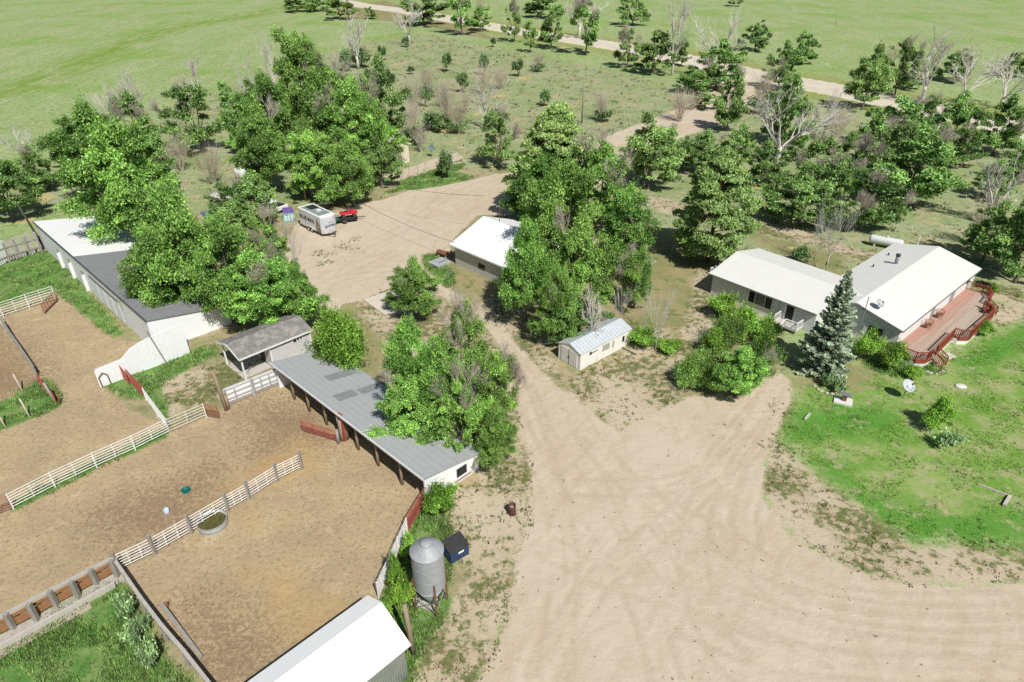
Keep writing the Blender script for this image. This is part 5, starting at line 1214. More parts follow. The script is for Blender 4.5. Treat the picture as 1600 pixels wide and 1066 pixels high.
# dumpster: front lower edge seen at (704,883)-(733,868)
a_, b_ = W(705,883), W(733,867); an = math.atan2(b_[1]-a_[1], b_[0]-a_[0]); ln = math.hypot(b_[0]-a_[0], b_[1]-a_[1])
t = thing("dumpster", "navy blue rubbish dumpster with ribbed black lid", "dumpster", (a_[0],a_[1],0), an)
NAVY = mat("navy_paint", (.025,.055,.13), (.02,.042,.10), .45, scale=3, dirt=(.10,.09,.08), dirt_t=(.66,.9))
MB().prism([(0,0,.08),(0,1.05,.08),(0,1.05,1.25),(0,0,.95)], (ln,0,0)).build("bin", NAVY, t)
ld = MB().prism([(-.04,-.06,.97),(ln/2-.01,-.06,.97),(ln/2-.01,1.08,1.29),(-.04,1.08,1.29)], (0,0,.04)).build("lid", BLACK, t); MB().prism([(ln/2+.01,-.06,.97),(ln+.04,-.06,.97),(ln+.04,1.08,1.29),(ln/2+.01,1.08,1.29)], (0,0,.04)).build("lid", BLACK, t)
mb = MB()
for i in range(9): xx = .05+i*(ln-.1)/8; mb.bar((xx,-.04,1.02),(xx,1.06,1.34),.03,.03)
mb.build("rib", mat("lid_rib", (.055,.055,.058), rough=.5), ld)
MB().box(ln*.42,ln*.72,-.012,.0,.62,.78).build("white_sticker", WHITE, t)
for s in (-.05,ln+.0): MB().box(s,s+.05,.2,.85,.55,.68).build("fork_pocket", NAVY, t)
for (xx,yy) in ((.1,.1),(ln-.1,.1),(.1,.95),(ln-.1,.95)): MB().lathe([(.06,0),(.06,.09)],10,xx,yy).build("caster", BLACK, t)
# burn barrel
x, y = W(800,803); t = thing("burn_barrel", "rust-brown open steel barrel at the edge of the dirt yard", "barrel", (x,y,0))
RB = mat("dark_rusted_barrel", (.12,.045,.035), (.07,.03,.025), .7, scale=4, amount=.8)
MB().lathe([(.27,0),(.27,.28),(.285,.30),(.27,.32),(.27,.58),(.285,.60),(.27,.62),(.28,.88),(.25,.88),(.25,.5),(0,.5)],20,0,0,False).build("drum", RB, t, True)
MB().lathe([(.24,.50),(.18,.60),(.0,.62)],14).build("ash", mat("pale_ash", (.55,.52,.48), (.4,.38,.35), .9, scale=6), t)
# stock tank
x, y = W(332,817,.3); t = thing("stock_tank", "round galvanised water tank with green-brown water by the corral fence", "water tank", (x,y,0))
rr = 22*depth(x,y,.3)/F_PX
MB().lathe([(rr,0),(rr,.3),(rr+.02,.32),(rr,.34),(rr,.60),(rr+.03,.62),(rr-.02,.62),(rr-.03,.05),(0,.05)],36,0,0,False).build("tank", mat("pale_galvanised_tank", (.52,.55,.54), (.44,.47,.46), .45, .3, scale=3), t, True)
MB().lathe([(rr-.035,.40),(0,.40)],36,0,0,False).build("water", mat("algae_water", (.13,.115,.03), (.05,.05,.018), .15, scale=4, stretch=(2.5,.6,1), amount=.5, spec=.5), t)
x, y = W(291,768); t = thing("rubber_tub", "teal feed tub lying in the corral", "tub", (x,y,0)); MB().lathe([(.26,0),(.33,.22),(.31,.22),(.25,.06),(0,.06)],20,0,0,False).build("bowl", mat("teal_rubber", (.0,.14,.12), (.0,.10,.09), .5, scale=3), t, True)
MB().tube([(.30,0,.18),(.42,0,.12),(.30,.1,.18)],.015,5).build("handle", BLACK, t)
x, y = W(261,801); t = thing("salt_bucket", "pale blue bucket lying in the corral", "bucket", (x,y,0)); MB().lathe([(.17,0),(.21,.33),(.19,.33),(.15,.04),(0,.04)],18,0,0,False).build("bucket", mat("pale_blue_plastic", (.30,.42,.62), (.5,.58,.7), .4, scale=4), t, True)
MB().tube([(.21,0,.32),(.10,.16,.42),(-.10,.16,.42),(-.21,0,.32)],.012,5).build("handle", GREYM, t)
x, y = W(215,576); t = thing("tyre_feeder", "dark rubber ring in the weeds beside the windbreak", "tyre", (x,y,0)); MB().lathe([(.32,0),(.5,.02),(.52,.12),(.46,.25),(.36,.25),(.33,.1)],22,0,0,False).build("ring", TYRE, t, True)
# gas tank behind the house
a_, b_ = W(1358,372,.9), W(1412,382,.9); d_ = Vector((b_[0]-a_[0], b_[1]-a_[1], 0)); ln = d_.length
def lying_tank(name, label, cat, a, b, rad, m, group=None, legs=True, dome=True):
    d = Vector((b[0]-a[0], b[1]-a[1], 0)); ln = d.length; t = thing(name, label, cat, (a[0],a[1],0), math.atan2(d.y,d.x), group)
    prof = [(0,-.02)]+[(rad*math.sin(R(q)), rad*.6*(1-math.cos(R(q)))) for q in range(20,91,14)]; prof += [(p_[0], ln-p_[1]) for p_ in prof[::-1]]
    mb = MB(); mb.lathe(prof, 24, 0, 0, False); mb.v = [(p[2], p[0], p[1]+rad+.35) for p in mb.v]; mb.build("shell", m, t, True)
    for xx in (ln*.2, ln*.8): MB().box(xx-.12,xx+.12,-rad*.7,rad*.7,0,.6).build("cradle", CONC, t)
    if dome: MB().lathe([(.16,rad*2+.30),(.16,rad*2+.52),(0,rad*2+.58)],12,ln*.5,0).build("valve_dome", m, t, True)
    return t
lying_tank("gas_tank", "long white gas tank lying behind the house roof", "tank", a_, b_, .55, mat("pale_grey_tank_paint", (.62,.65,.66), (.55,.58,.59), .45, scale=2))
x, y = W(1433,383); t = thing("pipe_stub", "short pale post beside the gas tank", "post", (x,y,0)); MB().lathe([(.08,0),(.08,1.2),(.11,1.22),(.11,1.3),(0,1.32)],10).build("pipe", WHITE, t)
lying_tank("storage_tank", "white ribbed tank lying in the grass beside the grove", "tank", W(372,274,1.0), W(398,260,1.0), 1.0, WHITE, None, True, False)
# old pickup, car and panel among the trees behind the barn
def pickup(u, v, ang, label):
    x, y = W(u, v); t = thing("pickup_truck", label, "truck", (x,y,0), ang, None); PW = mat("white_car_paint", (.80,.80,.80), (.74,.74,.74), .3, scale=2, dirt=(.5,.48,.45), dirt_t=(.66,.9))
    MB().prism([(-2.6,0,.55),(2.6,0,.5),(2.7,0,1.0),(1.2,0,1.12),(-2.6,0,1.12)], (0,1.9,0)).build("body", PW, t, False, .06)
    MB().prism([(-.5,.12,1.12),(1.25,.12,1.12),(.75,.25,1.75),(-.35,.25,1.75)], (0,1.66,0)).build("cab", PW, t, False, .05)
    MB().prism([(1.20,.25,1.18),(1.20,1.65,1.18),(.80,1.55,1.68),(.80,.35,1.68)], (.06,0,.03)).build("windscreen", DARK, t)
    for yy in (.10,1.76): MB().prism([(-.4,yy,1.2),(1.05,yy,1.2),(.72,yy+(.09 if yy<1 else -.0),1.65),(-.3,yy+(.09 if yy<1 else 0),1.65)], (0,.05,0)).build("side_window", DARK, t)
    MB().box(-2.45,-.6,.15,1.75,1.125,1.13).build("bed", BLACK, t)
    for xx in (-1.7,1.7):
        for yy in (0,1.72):
            mb = MB(); mb.lathe([(.15,0),(.36,.02),(.38,.1),(.36,.2),(.15,.22)],18); mb.v = [(xx+p[0], yy+p[2]-.02, .38+p[1]) for p in mb.v]; wq = mb.build("wheel", TYRE, t, True)
            mb = MB(); mb.lathe([(0,-.01),(.17,-.01),(.17,.23),(0,.23)],12); mb.v = [(xx+p[0], yy+p[2]-.02, .38+p[1]) for p in mb.v]; mb.build("rim", GREYM, wq)
    return t
pickup(362, 312, R(170), "old white pickup parked under the elms behind the long barn")
pickup(432, 325, R(150), "white vehicle nearly hidden by the elm beside the lettered trailer")
x, y = W(338,372); t = thing("panel_roof", "blue-black panel on posts between the elms of the barn", "panel", (x,y,0), FARM)
MB().prism([(-1.0,-.9,3.1),(1.0,-.9,3.1),(1.0,.9,3.6),(-1.0,.9,3.6)], (0,0,.06)).build("panel", mat("blue_panel_glass", (.10,.15,.24), rough=.2), t)
for xx in (-.8,.8): MB().tube([(xx,0,0),(xx,0,3.35)],.06,8).build("post", GREYM, t)
# tarp covered heap beside the trailer
x, y = W(452,344); t = thing("play_tent", "turquoise and purple covered heap beside the lettered trailer", "tent", (x,y,0), R(20))
TQ = mat("turquoise_cloth", (.16,.42,.45), (.30,.52,.52), .7, scale=2, amount=.5, dirt=(.10,.06,.25), dirt_t=(.55,.65), dirt_scale=1.5); PU = mat("purple_cloth", (.10,.06,.22), (.16,.10,.30), .7, scale=3)
MB().prism([(-1.0,-.9,0),(1.0,-.9,0),(.9,-.7,1.5),(-.8,-.7,1.6)], (0,1.6,0)).build("body", TQ, t, False, .08)
MB().prism([(-.85,-.75,1.6),(.95,-.75,1.5),(.85,.9,1.95),(-.8,.9,2.0)], (0,0,.12)).build("cover", PU, t, False, .05)
t.scale = (.85,.85,.8)
for xx in (-.5,.0,.45): MB().box(xx-.12,xx+.12,-.98,-.93,.3,1.2).build("white_stripe", WHITE, t)
x, y = W(440,328); t = thing("play_ball", "white round lid standing beside the turquoise heap", "lid", (x,y,0)); mb = MB(); mb.lathe([(0,.12),(.40,.10),(.46,0),(0,-.06)],22); mb.v = [(p[0], -p[2], p[1]+.5) for p in mb.v]; mb.build("disc", WHITE, t, True)
x, y = W(445,331); t = thing("pink_barrel", "magenta barrel next to the turquoise heap", "barrel", (x,y,0)); MB().lathe([(.28,0),(.32,.3),(.32,.5),(.28,.8),(0,.82)],16).build("drum", mat("magenta_plastic", (.35,.03,.18), rough=.5), t, True)

# ------------------------------------------------------------------ lettered trailer
a_ = W(504,371); t = thing("cargo_trailer", "silver-white enclosed cargo trailer lettered BLUE MAX", "trailer", (a_[0],a_[1],0), FARM)
# local x = width (towards the far side), y = towards the rear
Wd, Ln, z0, z1 = 2.35, 5.6, .45, 2.75
SIL = mat("silver_trailer_skin", (.62,.66,.72), (.56,.60,.66), .3, .25, scale=1.2); WSK = mat("white_trailer_skin", (.70,.71,.72), (.62,.63,.65), .35, .1, scale=1.2)
bow = [(Wd*i/10, -.55*math.sin(math.pi*i/10)**.8) for i in range(11)]
MB().prism([(x,y,z0) for x,y in bow]+[(Wd,Ln,z0),(0,Ln,z0)], (0,0,z1-z0)).build("box", WSK, t, False, .05)
rf = MB().prism([(x*1.0,y-.01,z1+.0) for x,y in bow]+[(Wd,Ln+.02,z1),(0,Ln+.02,z1)], (0,0,.07)).build("roof", WHITE, t, False, .03)
for (y0,y1,m_) in ((.55,1.9,mat("grey_green_roof_sheet",(.24,.28,.28),(.20,.24,.24),.5,scale=2)),(1.98,3.1,mat("grey_green_roof_sheet",(0,0,0))),(3.2,5.2,mat("grey_green_roof_sheet",(0,0,0)))): MB().box(.25,Wd-.25,y0,y1,z1+.072,z1+.085).build("roof_sheet", m_, rf)
MB().box(.75,Wd-.3,3.3,4.9,z1+.09,z1+.13).build("solar_panel", mat("dark_solar_cells",(.02,.025,.03),(.035,.04,.045),.2,scale=3), rf); MB().box(1.05,1.55,2.05,2.6,z1+.09,z1+.20).build("roof_vent", WHITE, rf)
mb = MB()
for i in range(10):
    (xa,ya),(xb,yb) = bow[i],bow[i+1]; mb.add([(xa,ya-.012,z0+.05),(xb,yb-.012,z0+.05),(xb,yb-.012,z0+.55),(xa,ya-.012,z0+.55)],[(0,1,2,3)])
mb.build("stone_guard", mat("bright_tread_plate",(.75,.76,.78),rough=.35,metal=.4), t)
mb = MB()
for i in range(10):
    (xa,ya),(xb,yb) = bow[i],bow[i+1]; mb.add([(xa,ya-.010,z0+.56),(xb,yb-.010,z0+.56),(xb,yb-.010,z1-.1),(xa,ya-.010,z1-.1)],[(0,1,2,3)])
mb.build("nose", SIL, t, True)
# picture printed near the front of the long side: brown and dark shapes
mb = MB(); mb.prism([(-.012,.15,z0+.1),(-.012,1.35,z0+.1),(-.012,1.1,z1-.5),(-.012,.65,z1-.35),(-.012,.25,z1-.9)], (.006,0,0)); mb.build("printed_picture", mat("printed_brown_picture",(.36,.24,.15),(.10,.10,.13),.4,scale=3.5,amount=.25,dirt=(.55,.5,.42),dirt_t=(.5,.6),dirt_scale=2.5), t)
mb = MB(); mb.prism([(-.016,.02,z0+.02),(-.016,1.5,z0+.02),(-.016,.9,z0+.35),(-.016,.3,z0+1.0)], (.006,0,0)); mb.build("printed_stripe", mat("printed_olive_stripe",(.20,.20,.08),(.10,.12,.14),.4,scale=3), t)
def letters(txt, size, m, parent, loc, rot, name="lettering"):
    cu = bpy.data.curves.new(name, 'FONT'); cu.body = txt; cu.size = size; cu.extrude = .004; cu.align_x = 'CENTER'; cu.offset = .012*size/.5
    tmp = bpy.data.objects.new(name, cu); COL.objects.link(tmp); dg = bpy.context.evaluated_depsgraph_get(); me = bpy.data.meshes.new_from_object(tmp.evaluated_get(dg)); bpy.data.objects.remove(tmp)
    me.materials.clear(); me.materials.append(m); o = bpy.data.objects.new(name, me); COL.objects.link(o); o.parent = parent; o.location = loc; o.rotation_euler = rot; return o
INK = mat("navy_lettering", (.03,.035,.07), rough=.5)
letters("BLUE MAX", .78, INK, t, (-.02,3.45,z0+1.05), (R(90),0,R(-90)))
letters("BLUE MAX", .36, INK, t, (Wd/2,-.585,z0+1.0), (R(90),0,0))
mb = MB(); mb.tube([(Wd/2+.22*math.cos(R(a)),-.60,z0+1.42+.17*math.sin(R(a))) for a in range(0,181,20)], .02, 5)
for a in (30,60,90,120,150): mb.bar((Wd/2+.26*math.cos(R(a)),-.60,z0+1.42+.20*math.sin(R(a))),(Wd/2+.36*math.cos(R(a)),-.60,z0+1.42+.28*math.sin(R(a))),.025,.03)
mb.build("sun_emblem", mat("golden_emblem",(.55,.30,.06),rough=.5), t)
for yy in (2.45,3.25):
    for xx in (-.10,Wd-.12):
        mb = MB(); mb.lathe([(.16,0),(.33,.02),(.35,.1),(.33,.2),(.16,.22)],18); mb.v = [(xx+p[2], yy+p[0], .35+p[1]) for p in mb.v]; wq = mb.build("wheel", TYRE, t, True)
        mb = MB(); mb.lathe([(0,-.012),(.17,-.012),(.17,.23),(0,.23)],14); mb.v = [(xx+p[2], yy+p[0], .35+p[1]) for p in mb.v]; mb.build("rim", WHITEM, wq)
mb = MB(); mb.tube([(-.09,1.98,.55),(-.09,2.2,.78),(-.09,2.85,.80),(-.09,3.5,.78),(-.09,3.72,.55)],.045,6); mb.build("fender", WHITEM, t)
MB().bar((.5,0,.48),(Wd/2,-1.5,.48),.08,.1).bar((Wd-.5,0,.48),(Wd/2,-1.5,.48),.08,.1).build("drawbar", BLACK, t); MB().tube([(Wd/2,-1.25,.02),(Wd/2,-1.25,.85)],.045,8).build("jack", GREYM, t)
MB().box(.1,Wd-.1,Ln+.0,Ln+.04,z0+.1,z1-.1).build("ramp_door", WSK, t)

# flat trailer with quad bike
a_ = W(538,372,0); a_ = W(530,352); an = FARM-R(90)+R(38)
x, y = W(541,346); t = thing("flatbed_trailer", "low black flatbed trailer carrying the red quad bike", "trailer", (x,y,0), R(20))
MB().box(-2.0,1.6,-.85,.85,.45,.55).build("bed", BLACK, t)
mb = MB(); 
for yy in (-.85,.85): mb.bar((-2.0,yy,.75),(1.6,yy,.75),.05,.05); [mb.bar((xx,yy,.5),(xx,yy,.75),.04,.04) for xx in (-2,-.8,.4,1.6)]
mb.build("side_rail", BLACK, t); MB().bar((1.6,0,.48),(2.8,0,.42),.08,.08).build("drawbar", BLACK, t)
for yy in (-1.08,.86):
    mb = MB(); mb.lathe([(.12,0),(.30,.02),(.32,.1),(.30,.2),(.12,.22)],16); mb.v = [(-.3+p[0], yy+p[2], .32+p[1]) for p in mb.v]; mb.build("wheel", TYRE, t, True)
q = thing("quad_bike", "red quad bike on the flatbed trailer", "quad bike", (x+.45,y+.15,.55), R(20)); CR = mat("bright_red_plastic", (.62,.03,.045), (.5,.02,.03), .3, scale=3)
MB().prism([(-.9,-.25,.55),(.95,-.25,.5),(1.0,-.25,.75),(.3,-.25,.95),(-.9,-.25,.8)], (0,.5,0)).build("body", CR, q, False, .06)
for xx in (-.75,.75): MB().prism([(xx-.5,-.62,.68),(xx+.5,-.62,.62),(xx+.42,-.62,.78),(xx-.4,-.62,.84)], (0,1.24,0)).build("mudguard", CR, q, False, .05)
MB().prism([(.1,-.32,.75),(.95,-.32,.7),(.85,-.32,1.0),(.35,-.32,1.12),(.1,-.32,1.0)], (0,.64,0)).build("front_cowl", CR, q, False, .06)
MB().box(-.6,.15,-.2,.2,.88,1.0).build("seat", BLACK, q, False, .05)
MB().tube([(.35,-.4,1.15),(.45,-.15,1.1),(.45,.15,1.1),(.35,.4,1.15)],.025,6).build("handlebar", BLACK, q); MB().tube([(.45,0,.8),(.45,0,1.1)],.04,6).build("steering_stem", BLACK, q)
mb = MB(); [mb.bar((xx,-.35,.98),(xx,.35,.98),.03,.03) for xx in (.62,.78,.94)]; mb.bar((.6,-.35,.98),(.96,-.35,.98),.03,.03); mb.bar((.6,.35,.98),(.96,.35,.98),.03,.03); mb.build("front_rack", GREYM, q)
for xx in (-.75,.75):
    for yy in (-.68,.44):
        mb = MB(); mb.lathe([(.1,0),(.28,.02),(.31,.12),(.28,.22),(.1,.24)],16); mb.v = [(xx+p[0], yy+p[2], .31+p[1]) for p in mb.v]; mb.build("wheel", TYRE, q, True)
x, y = W(524,345,.6); t = thing("green_bundle", "dark green folded tarp bundle at the near end of the flatbed", "bundle", (x,y,.55), .3)
MB().lathe([(.0,0),(.45,.02),(.52,.2),(.42,.42),(.15,.5),(0,.5)],12).build("cover", mat("dark_green_tarp", (.02,.12,.09), (.015,.08,.07), .6, scale=3), t, True); MB().tube([(-.5,0,.15),(-.35,0,.45),(.35,0,.47),(.5,0,.15)],.02,5).build("strap", BLACK, t)

# ------------------------------------------------------------------ small yard things
c4 = [W(568,470), W(606,497), W(640,470)]; an = math.atan2(c4[0][1]-c4[1][1], c4[0][0]-c4[1][0])
t = thing("concrete_slab", "pale square concrete slab under the lone elm", "slab", (c4[1][0],c4[1][1],0), an); ln = math.hypot(c4[0][0]-c4[1][0], c4[0][1]-c4[1][1])
MB().box(0,ln,-5.6,0,-.05,.16).build("slab", mat("pale_slab_concrete", (.60,.555,.46), (.54,.49,.40), .85, scale=2, bump=.2), t)
x, y = W(687,412); t = thing("cellar_hatch", "flat pale grey cellar hatch by the stucco building", "hatch", (x,y,0), FARM)
MB().box(-1.1,1.1,-.95,.95,0,.28).build("frame", mat("pale_hatch_metal", (.48,.50,.51), (.42,.44,.45), .5, .2, scale=2), t); MB().box(-.35,.85,-.2,.75,.285,.36).build("lid", mat("pale_hatch_metal",(0,0,0)), t); MB().bar((-.38,-.22,.31),(.85,-.22,.31),.05,.06).build("hinge", BLACK, t)
a_, b_ = W(683,396,.4), W(701,401,.4); lying_tank("rusty_drum", "rusty brown drum lying between hatch and stucco building", "drum", a_, b_, .33, RUST, None, True, False)
x, y = W(704,404); t = thing("plank_heap", "few leaning brown boards at the corner of the stucco building", "boards", (x,y,0), FARM)
for i in range(3): MB().bar((-.5+i*.2,-.3,.03),(.5+i*.15,.5,.9-.2*i),.14,.03).build("board", WOODB, t)
x, y = W(702,427); t = thing("wheel_rim", "grey ring lying in the weeds by the stucco building", "ring", (x,y,0)); mb = MB(); mb.tube([(.42*math.cos(a/8*math.pi),.42*math.sin(a/8*math.pi),.12) for a in range(17)],.06,6); mb.build("ring", GREYM, t)
# well cover, stones, boards on the lawn
x, y = W(1317,628); t = thing("well_pump", "old pump on a white concrete well cap in the lawn", "well", (x,y,0), R(-25))
MB().box(-.75,.75,-.55,.55,0,.16).build("cap", mat("white_concrete", (.70,.69,.66), (.62,.61,.58), .8, scale=3), t); MB().box(-.12,.22,-.12,.22,.16,.72).build("pump_body", RUST, t); MB().box(-.3,.55,-.2,.3,.74,.86).build("cover", GREYM, t); MB().tube([(.0,0,.72),(-.5,.1,.95)],.03,6).build("handle", BLACK, t)
x, y = W(1501,604); t = thing("round_stone", "flat white round stone lying in the lawn", "stone", (x,y,0)); MB().lathe([(.42,0),(.46,.06),(.38,.12),(.1,.15),(0,.15)],16).build("stone", mat("white_limestone", (.66,.65,.61), (.56,.55,.5), .85, scale=4, bump=.3), t, True); t.scale = (1.15,.9,1)
a_, b_ = W(1257,657), W(1265,648); t = thing("short_timber", "short bleached timber at the lawn edge near the drive", "timber", (a_[0],a_[1],0)); MB().bar((0,0,.1),(b_[0]-a_[0],b_[1]-a_[1],.1),.16,.18).build("timber", mat("bleached_timber",(.55,.51,.45),(.45,.41,.36),.85,scale=4), t)
p = [W(1528,758), W(1575,776), W(1568,792)]
t = thing("border_boards", "two bleached boards joined at a corner in the lower lawn", "boards", (p[1][0],p[1][1],0)); BT = mat("bleached_timber",(0,0,0))
MB().bar((p[0][0]-p[1][0],p[0][1]-p[1][1],.08),(0,0,.08),.08,.16).build("board", BT, t); MB().bar((.05,-.08,.12),(p[2][0]-p[1][0],p[2][1]-p[1][1],.12),.22,.22).build("board", BT, t)
rs = random.Random(4); STN = mat("field_stone", (.50,.46,.38), (.38,.34,.28), .9, scale=5, bump=.4)
ring = [(1273,604),(1277,609),(1284,613),(1291,616),(1299,617),(1306,615),(1313,611),(1318,605),(1320,599)]+[(1412+i*6.2, 583+2*math.sin(i)) for i in range(11)]
for i, (u, v) in enumerate(ring):
    x, y = W(u+rs.uniform(-1.5,1.5), v+rs.uniform(-1,1)); st = i < 9
    o = MB().lathe([(.10,-.02),(.20,.05),(.17,.14),(.06,.19),(0,.19)],7).build("border_stone", STN, None, False); o.location = (x,y,0); o.scale = (rs.uniform(.7,1.2),rs.uniform(.7,1.2),rs.uniform(.7,1.1)); o.rotation_euler = (0,0,rs.uniform(0,6))
    tag(o, "pale field stone of the ring around the small flower bed" if st else "pale field stone in the row below the deck", "stone", "stones ringing the flower bed" if st else "row of stones below the deck")

# ------------------------------------------------------------------ fences, gates and poles
def up(p, z): return (p[0], p[1], z)
def rel(pts): o = pts[0]; return o, [(p[0]-o[0], p[1]-o[1]) for p in pts]
def pipe_fence(name, label, pix_pts, h, rails, pm, rm, cat="fence", group=None, post_r=.05, post_h=None, stays=1, rad=.028, square=False):
    o, pts = rel([W(*p) for p in pix_pts]); t = thing(name, label, cat, (o[0],o[1],0), 0, group)
    for p in pts:
        ph = post_h or h+.06
        if square: MB().box(p[0]-.10,p[0]+.10,p[1]-.10,p[1]+.10,-.1,ph).build("post", pm, t)
        else: MB().tube([up(p,-.1), up(p,ph)], post_r, 8).build("post", pm, t)
    for i in range(len(pts)-1):
        a, b = pts[i], pts[i+1]; mb = MB()
        for k in range(rails): z = .28+(h-.28)*k/(rails-1); mb.tube([up(a,z), up(b,z)], rad, 6, False)
        for s in range(1, stays+1): q = (a[0]+(b[0]-a[0])*s/(stays+1), a[1]+(b[1]-a[1])*s/(stays+1)); mb.tube([up(q,.2), up(q,h)], rad, 6, False)
        mb.build("rail_panel", rm, t)
    return t
def gate(label, p0, p1, h, rails, m, stays=3, group="red pipe gates", h0=.25, name="pipe_gate", cat="gate", rad=.03):
    a, b = W(*p0), W(*p1); d = (b[0]-a[0], b[1]-a[1]); t = thing(name, label, cat, (a[0],a[1],0), 0, group)
    mb = MB(); mb.tube([(0,0,h0),(d[0],d[1],h0),(d[0],d[1],h),(0,0,h),(0,0,h0)], rad*1.25, 6, False); mb.build("frame", m, t)
    mb = MB()
    for k in range(1, rails-1): z = h0+(h-h0)*k/(rails-1); mb.tube([(0,0,z),(d[0],d[1],z)], rad, 6, False)
    mb.build("rail", m, t); mb = MB()
    for s in range(1, stays+1): mb.tube([(d[0]*s/(stays+1),d[1]*s/(stays+1),h0),(d[0]*s/(stays+1),d[1]*s/(stays+1),h)], rad*.8, 6, False)
    mb.build("brace", m, t); return t
def post(label, pb, ht, rad, m, lean=(0,0), name="wooden_post", cat="post", group=None, top=None):
    x, y = W(*pb); o = MB().tube([(0,0,-.2),(lean[0]*.5,lean[1]*.5,ht*.5),(lean[0],lean[1],ht)], [rad*1.08,rad,rad*.9], 8).build(name, m, None, True); o.location = (x,y,0); return tag(o, label, cat, group)
gf = "white pipe corral fences"
pipe_fence("pipe_fence", "long white pipe fence between the upper pen and the corral", [(22,796),(87,762),(152,731),(212,704),(266,677)], 1.45, 6, WHITEM, WHITEM, group=gf)
pipe_fence("pipe_fence", "white pipe fence piece with thin lower rails ending at a rusty panel", [(266,677),(323,652)], 1.40, 5, WHITEM, WHITEM, group=gf, rad=.022)
pipe_fence("pipe_fence", "short white pipe fence joining the red gates to the long fence", [(229,626),(247,651),(266,676)], 1.35, 6, WHITEM, WHITEM, group=gf)
pipe_fence("pipe_fence", "white pipe fence on square wooden posts past the water tank", [(187,893),(243,866),(300,833),(357,799),(390,780),(434,752),(472,733)], 1.45, 6, WOODG, WHITEM, group=gf, square=True, post_h=1.75, stays=2)
pipe_fence("pipe_fence", "white pipe fence beside the silo, behind the weed bushes", [(592,936),(609,898),(624,864),(637,835)], 1.5, 7, WHITEM, WHITEM, group=gf, stays=2)
pipe_fence("pipe_fence", "white pipe fence at the green patch along the frame edge", [(-12,500),(6,496),(47,482),(88,469)], 1.7, 6, WHITEM, WHITEM, group=gf, stays=1)
gate("red gate from the barn corner to the white fence by the silo", (637,834), (667,784), 1.55, 7, RED, 0)
gate("red gate swung open inside the corral", (529,692), (473,675), 1.15, 6, RED, 2)
gate("longer red gate leading down from the windbreak", (203,598), (229,626), 1.5, 7, RED, 2)
gate("short red gate against the windbreak end", (191,590), (203,603), 1.5, 6, RED, 1)
gate("rust-brown gate panel at the end of the thin white fence", (324,652), (344,656), 1.45, 8, mat("rusty_pipe", (.33,.13,.08), (.25,.09,.055), .7, scale=4), 1)
gate("rusty bent panel leaning at the end of the white fence by the green patch", (70,492), (90,472), 1.3, 8, mat("rusty_pipe",(0,0,0)), 4)
gate("dark red gate beside the dark earth pen", (64,602), (89,632), 1.2, 6, RED, 1)
gate("dull red gate at the frame edge before the long fence", (-18,812), (20,797), 1.35, 7, mat("rusty_red_pipe", (.34,.12,.09), rough=.6), 1)
gp_ = "wooden posts"
post("tall brown corral post at the plank fence", (354,641), 4.1, .16, WOODB, (-.35,.1), group=gp_); post("short stub post beside the tall brown one", (357,638), 1.4, .17, WOODB, group=gp_)
post("grey gate post by the open red gate", (529,692), 1.35, .14, WOODG, group=gp_); post("taller brown gate post in front of the barn bays", (535,689), 2.1, .15, WOODB, group=gp_); post("brown gate post next to the red barn panel", (543,686), 2.4, .14, WOODB, group=gp_)
post("brown wooden pole at the corner of the bottom barn", (646,1021), 4.2, .15, WOODB, (-.2,.1), group=gp_)
post("grey leaning post at the dark red gate", (87,629), 2.0, .12, WOODG, (-.5,.2), group=gp_); post("thin rusty post at the end of the dark red gate", (95,631), 1.1, .08, RUST, group=gp_)
post("white topped corner post at the frame-edge fence", (8,512), 1.6, .16, WHITE, (-.2,0), group=gp_)
for i, (pb, lb) in enumerate((((36,612),"pale leaning post in the weeds with a dark cap"),((47,652),"pale leaning post lower in the weeds"),((9,668),"short pale post in the weeds at the frame edge"))): post(lb, pb, 1.7, .07, mat("pale_post_wood",(.55,.50,.42),(.45,.4,.33),.85,scale=5), (-.5,.35), group=gp_)
x, y = W(38,612); 
# plank wall between shed and tall post
o, pts = rel([W(355,634), W(396,617), W(438,600)]); t = thing("plank_fence", "white boarded fence with grey frame joining the open barn", "fence", (o[0],o[1],0))
a, b = Vector(up(pts[0],0)), Vector(up(pts[2],0)); FG = mat("grey_fence_frame", (.42,.42,.42), (.34,.34,.33), .7, scale=4)
MB().bar(a+Vector((0,0,.95)), b+Vector((0,0,.95)), .04, 1.3).build("panel", mat("white_fence_sheet", (.80,.81,.82), (.74,.75,.76), .5, scale=2), t)
n_ = Vector((b.y-a.y, -(b.x-a.x), 0)).normalized()*.07
if n_.y > 0: n_ = -n_
for z in (.62,1.12): MB().bar(a+n_+Vector((0,0,z)), b+n_+Vector((0,0,z)), .05, .13).build("rail", FG, t)
MB().bar(a+Vector((0,0,1.66)), b+Vector((0,0,1.66)), .26, .10).build("cap_rail", mat("pale_cap_board",(.62,.63,.63),(.54,.55,.55),.6,scale=3), t)
MB().bar(a+n_+Vector((0,0,.2)), b+n_+Vector((0,0,.2)), .06, .3).build("kick_board", WOODG, t)
for q in (.0,.5,1.0): p = a.lerp(b,q)+n_*1.6; MB().box(p.x-.11,p.x+.11,p.y-.11,p.y+.11,-.1,1.75).build("post", FG, t)
for q in (.18,.66,.82): p = a.lerp(b,q)+n_*1.2; MB().box(p.x-.05,p.x+.05,p.y-.05,p.y+.05,.3,1.45).build("stay", FG, t)
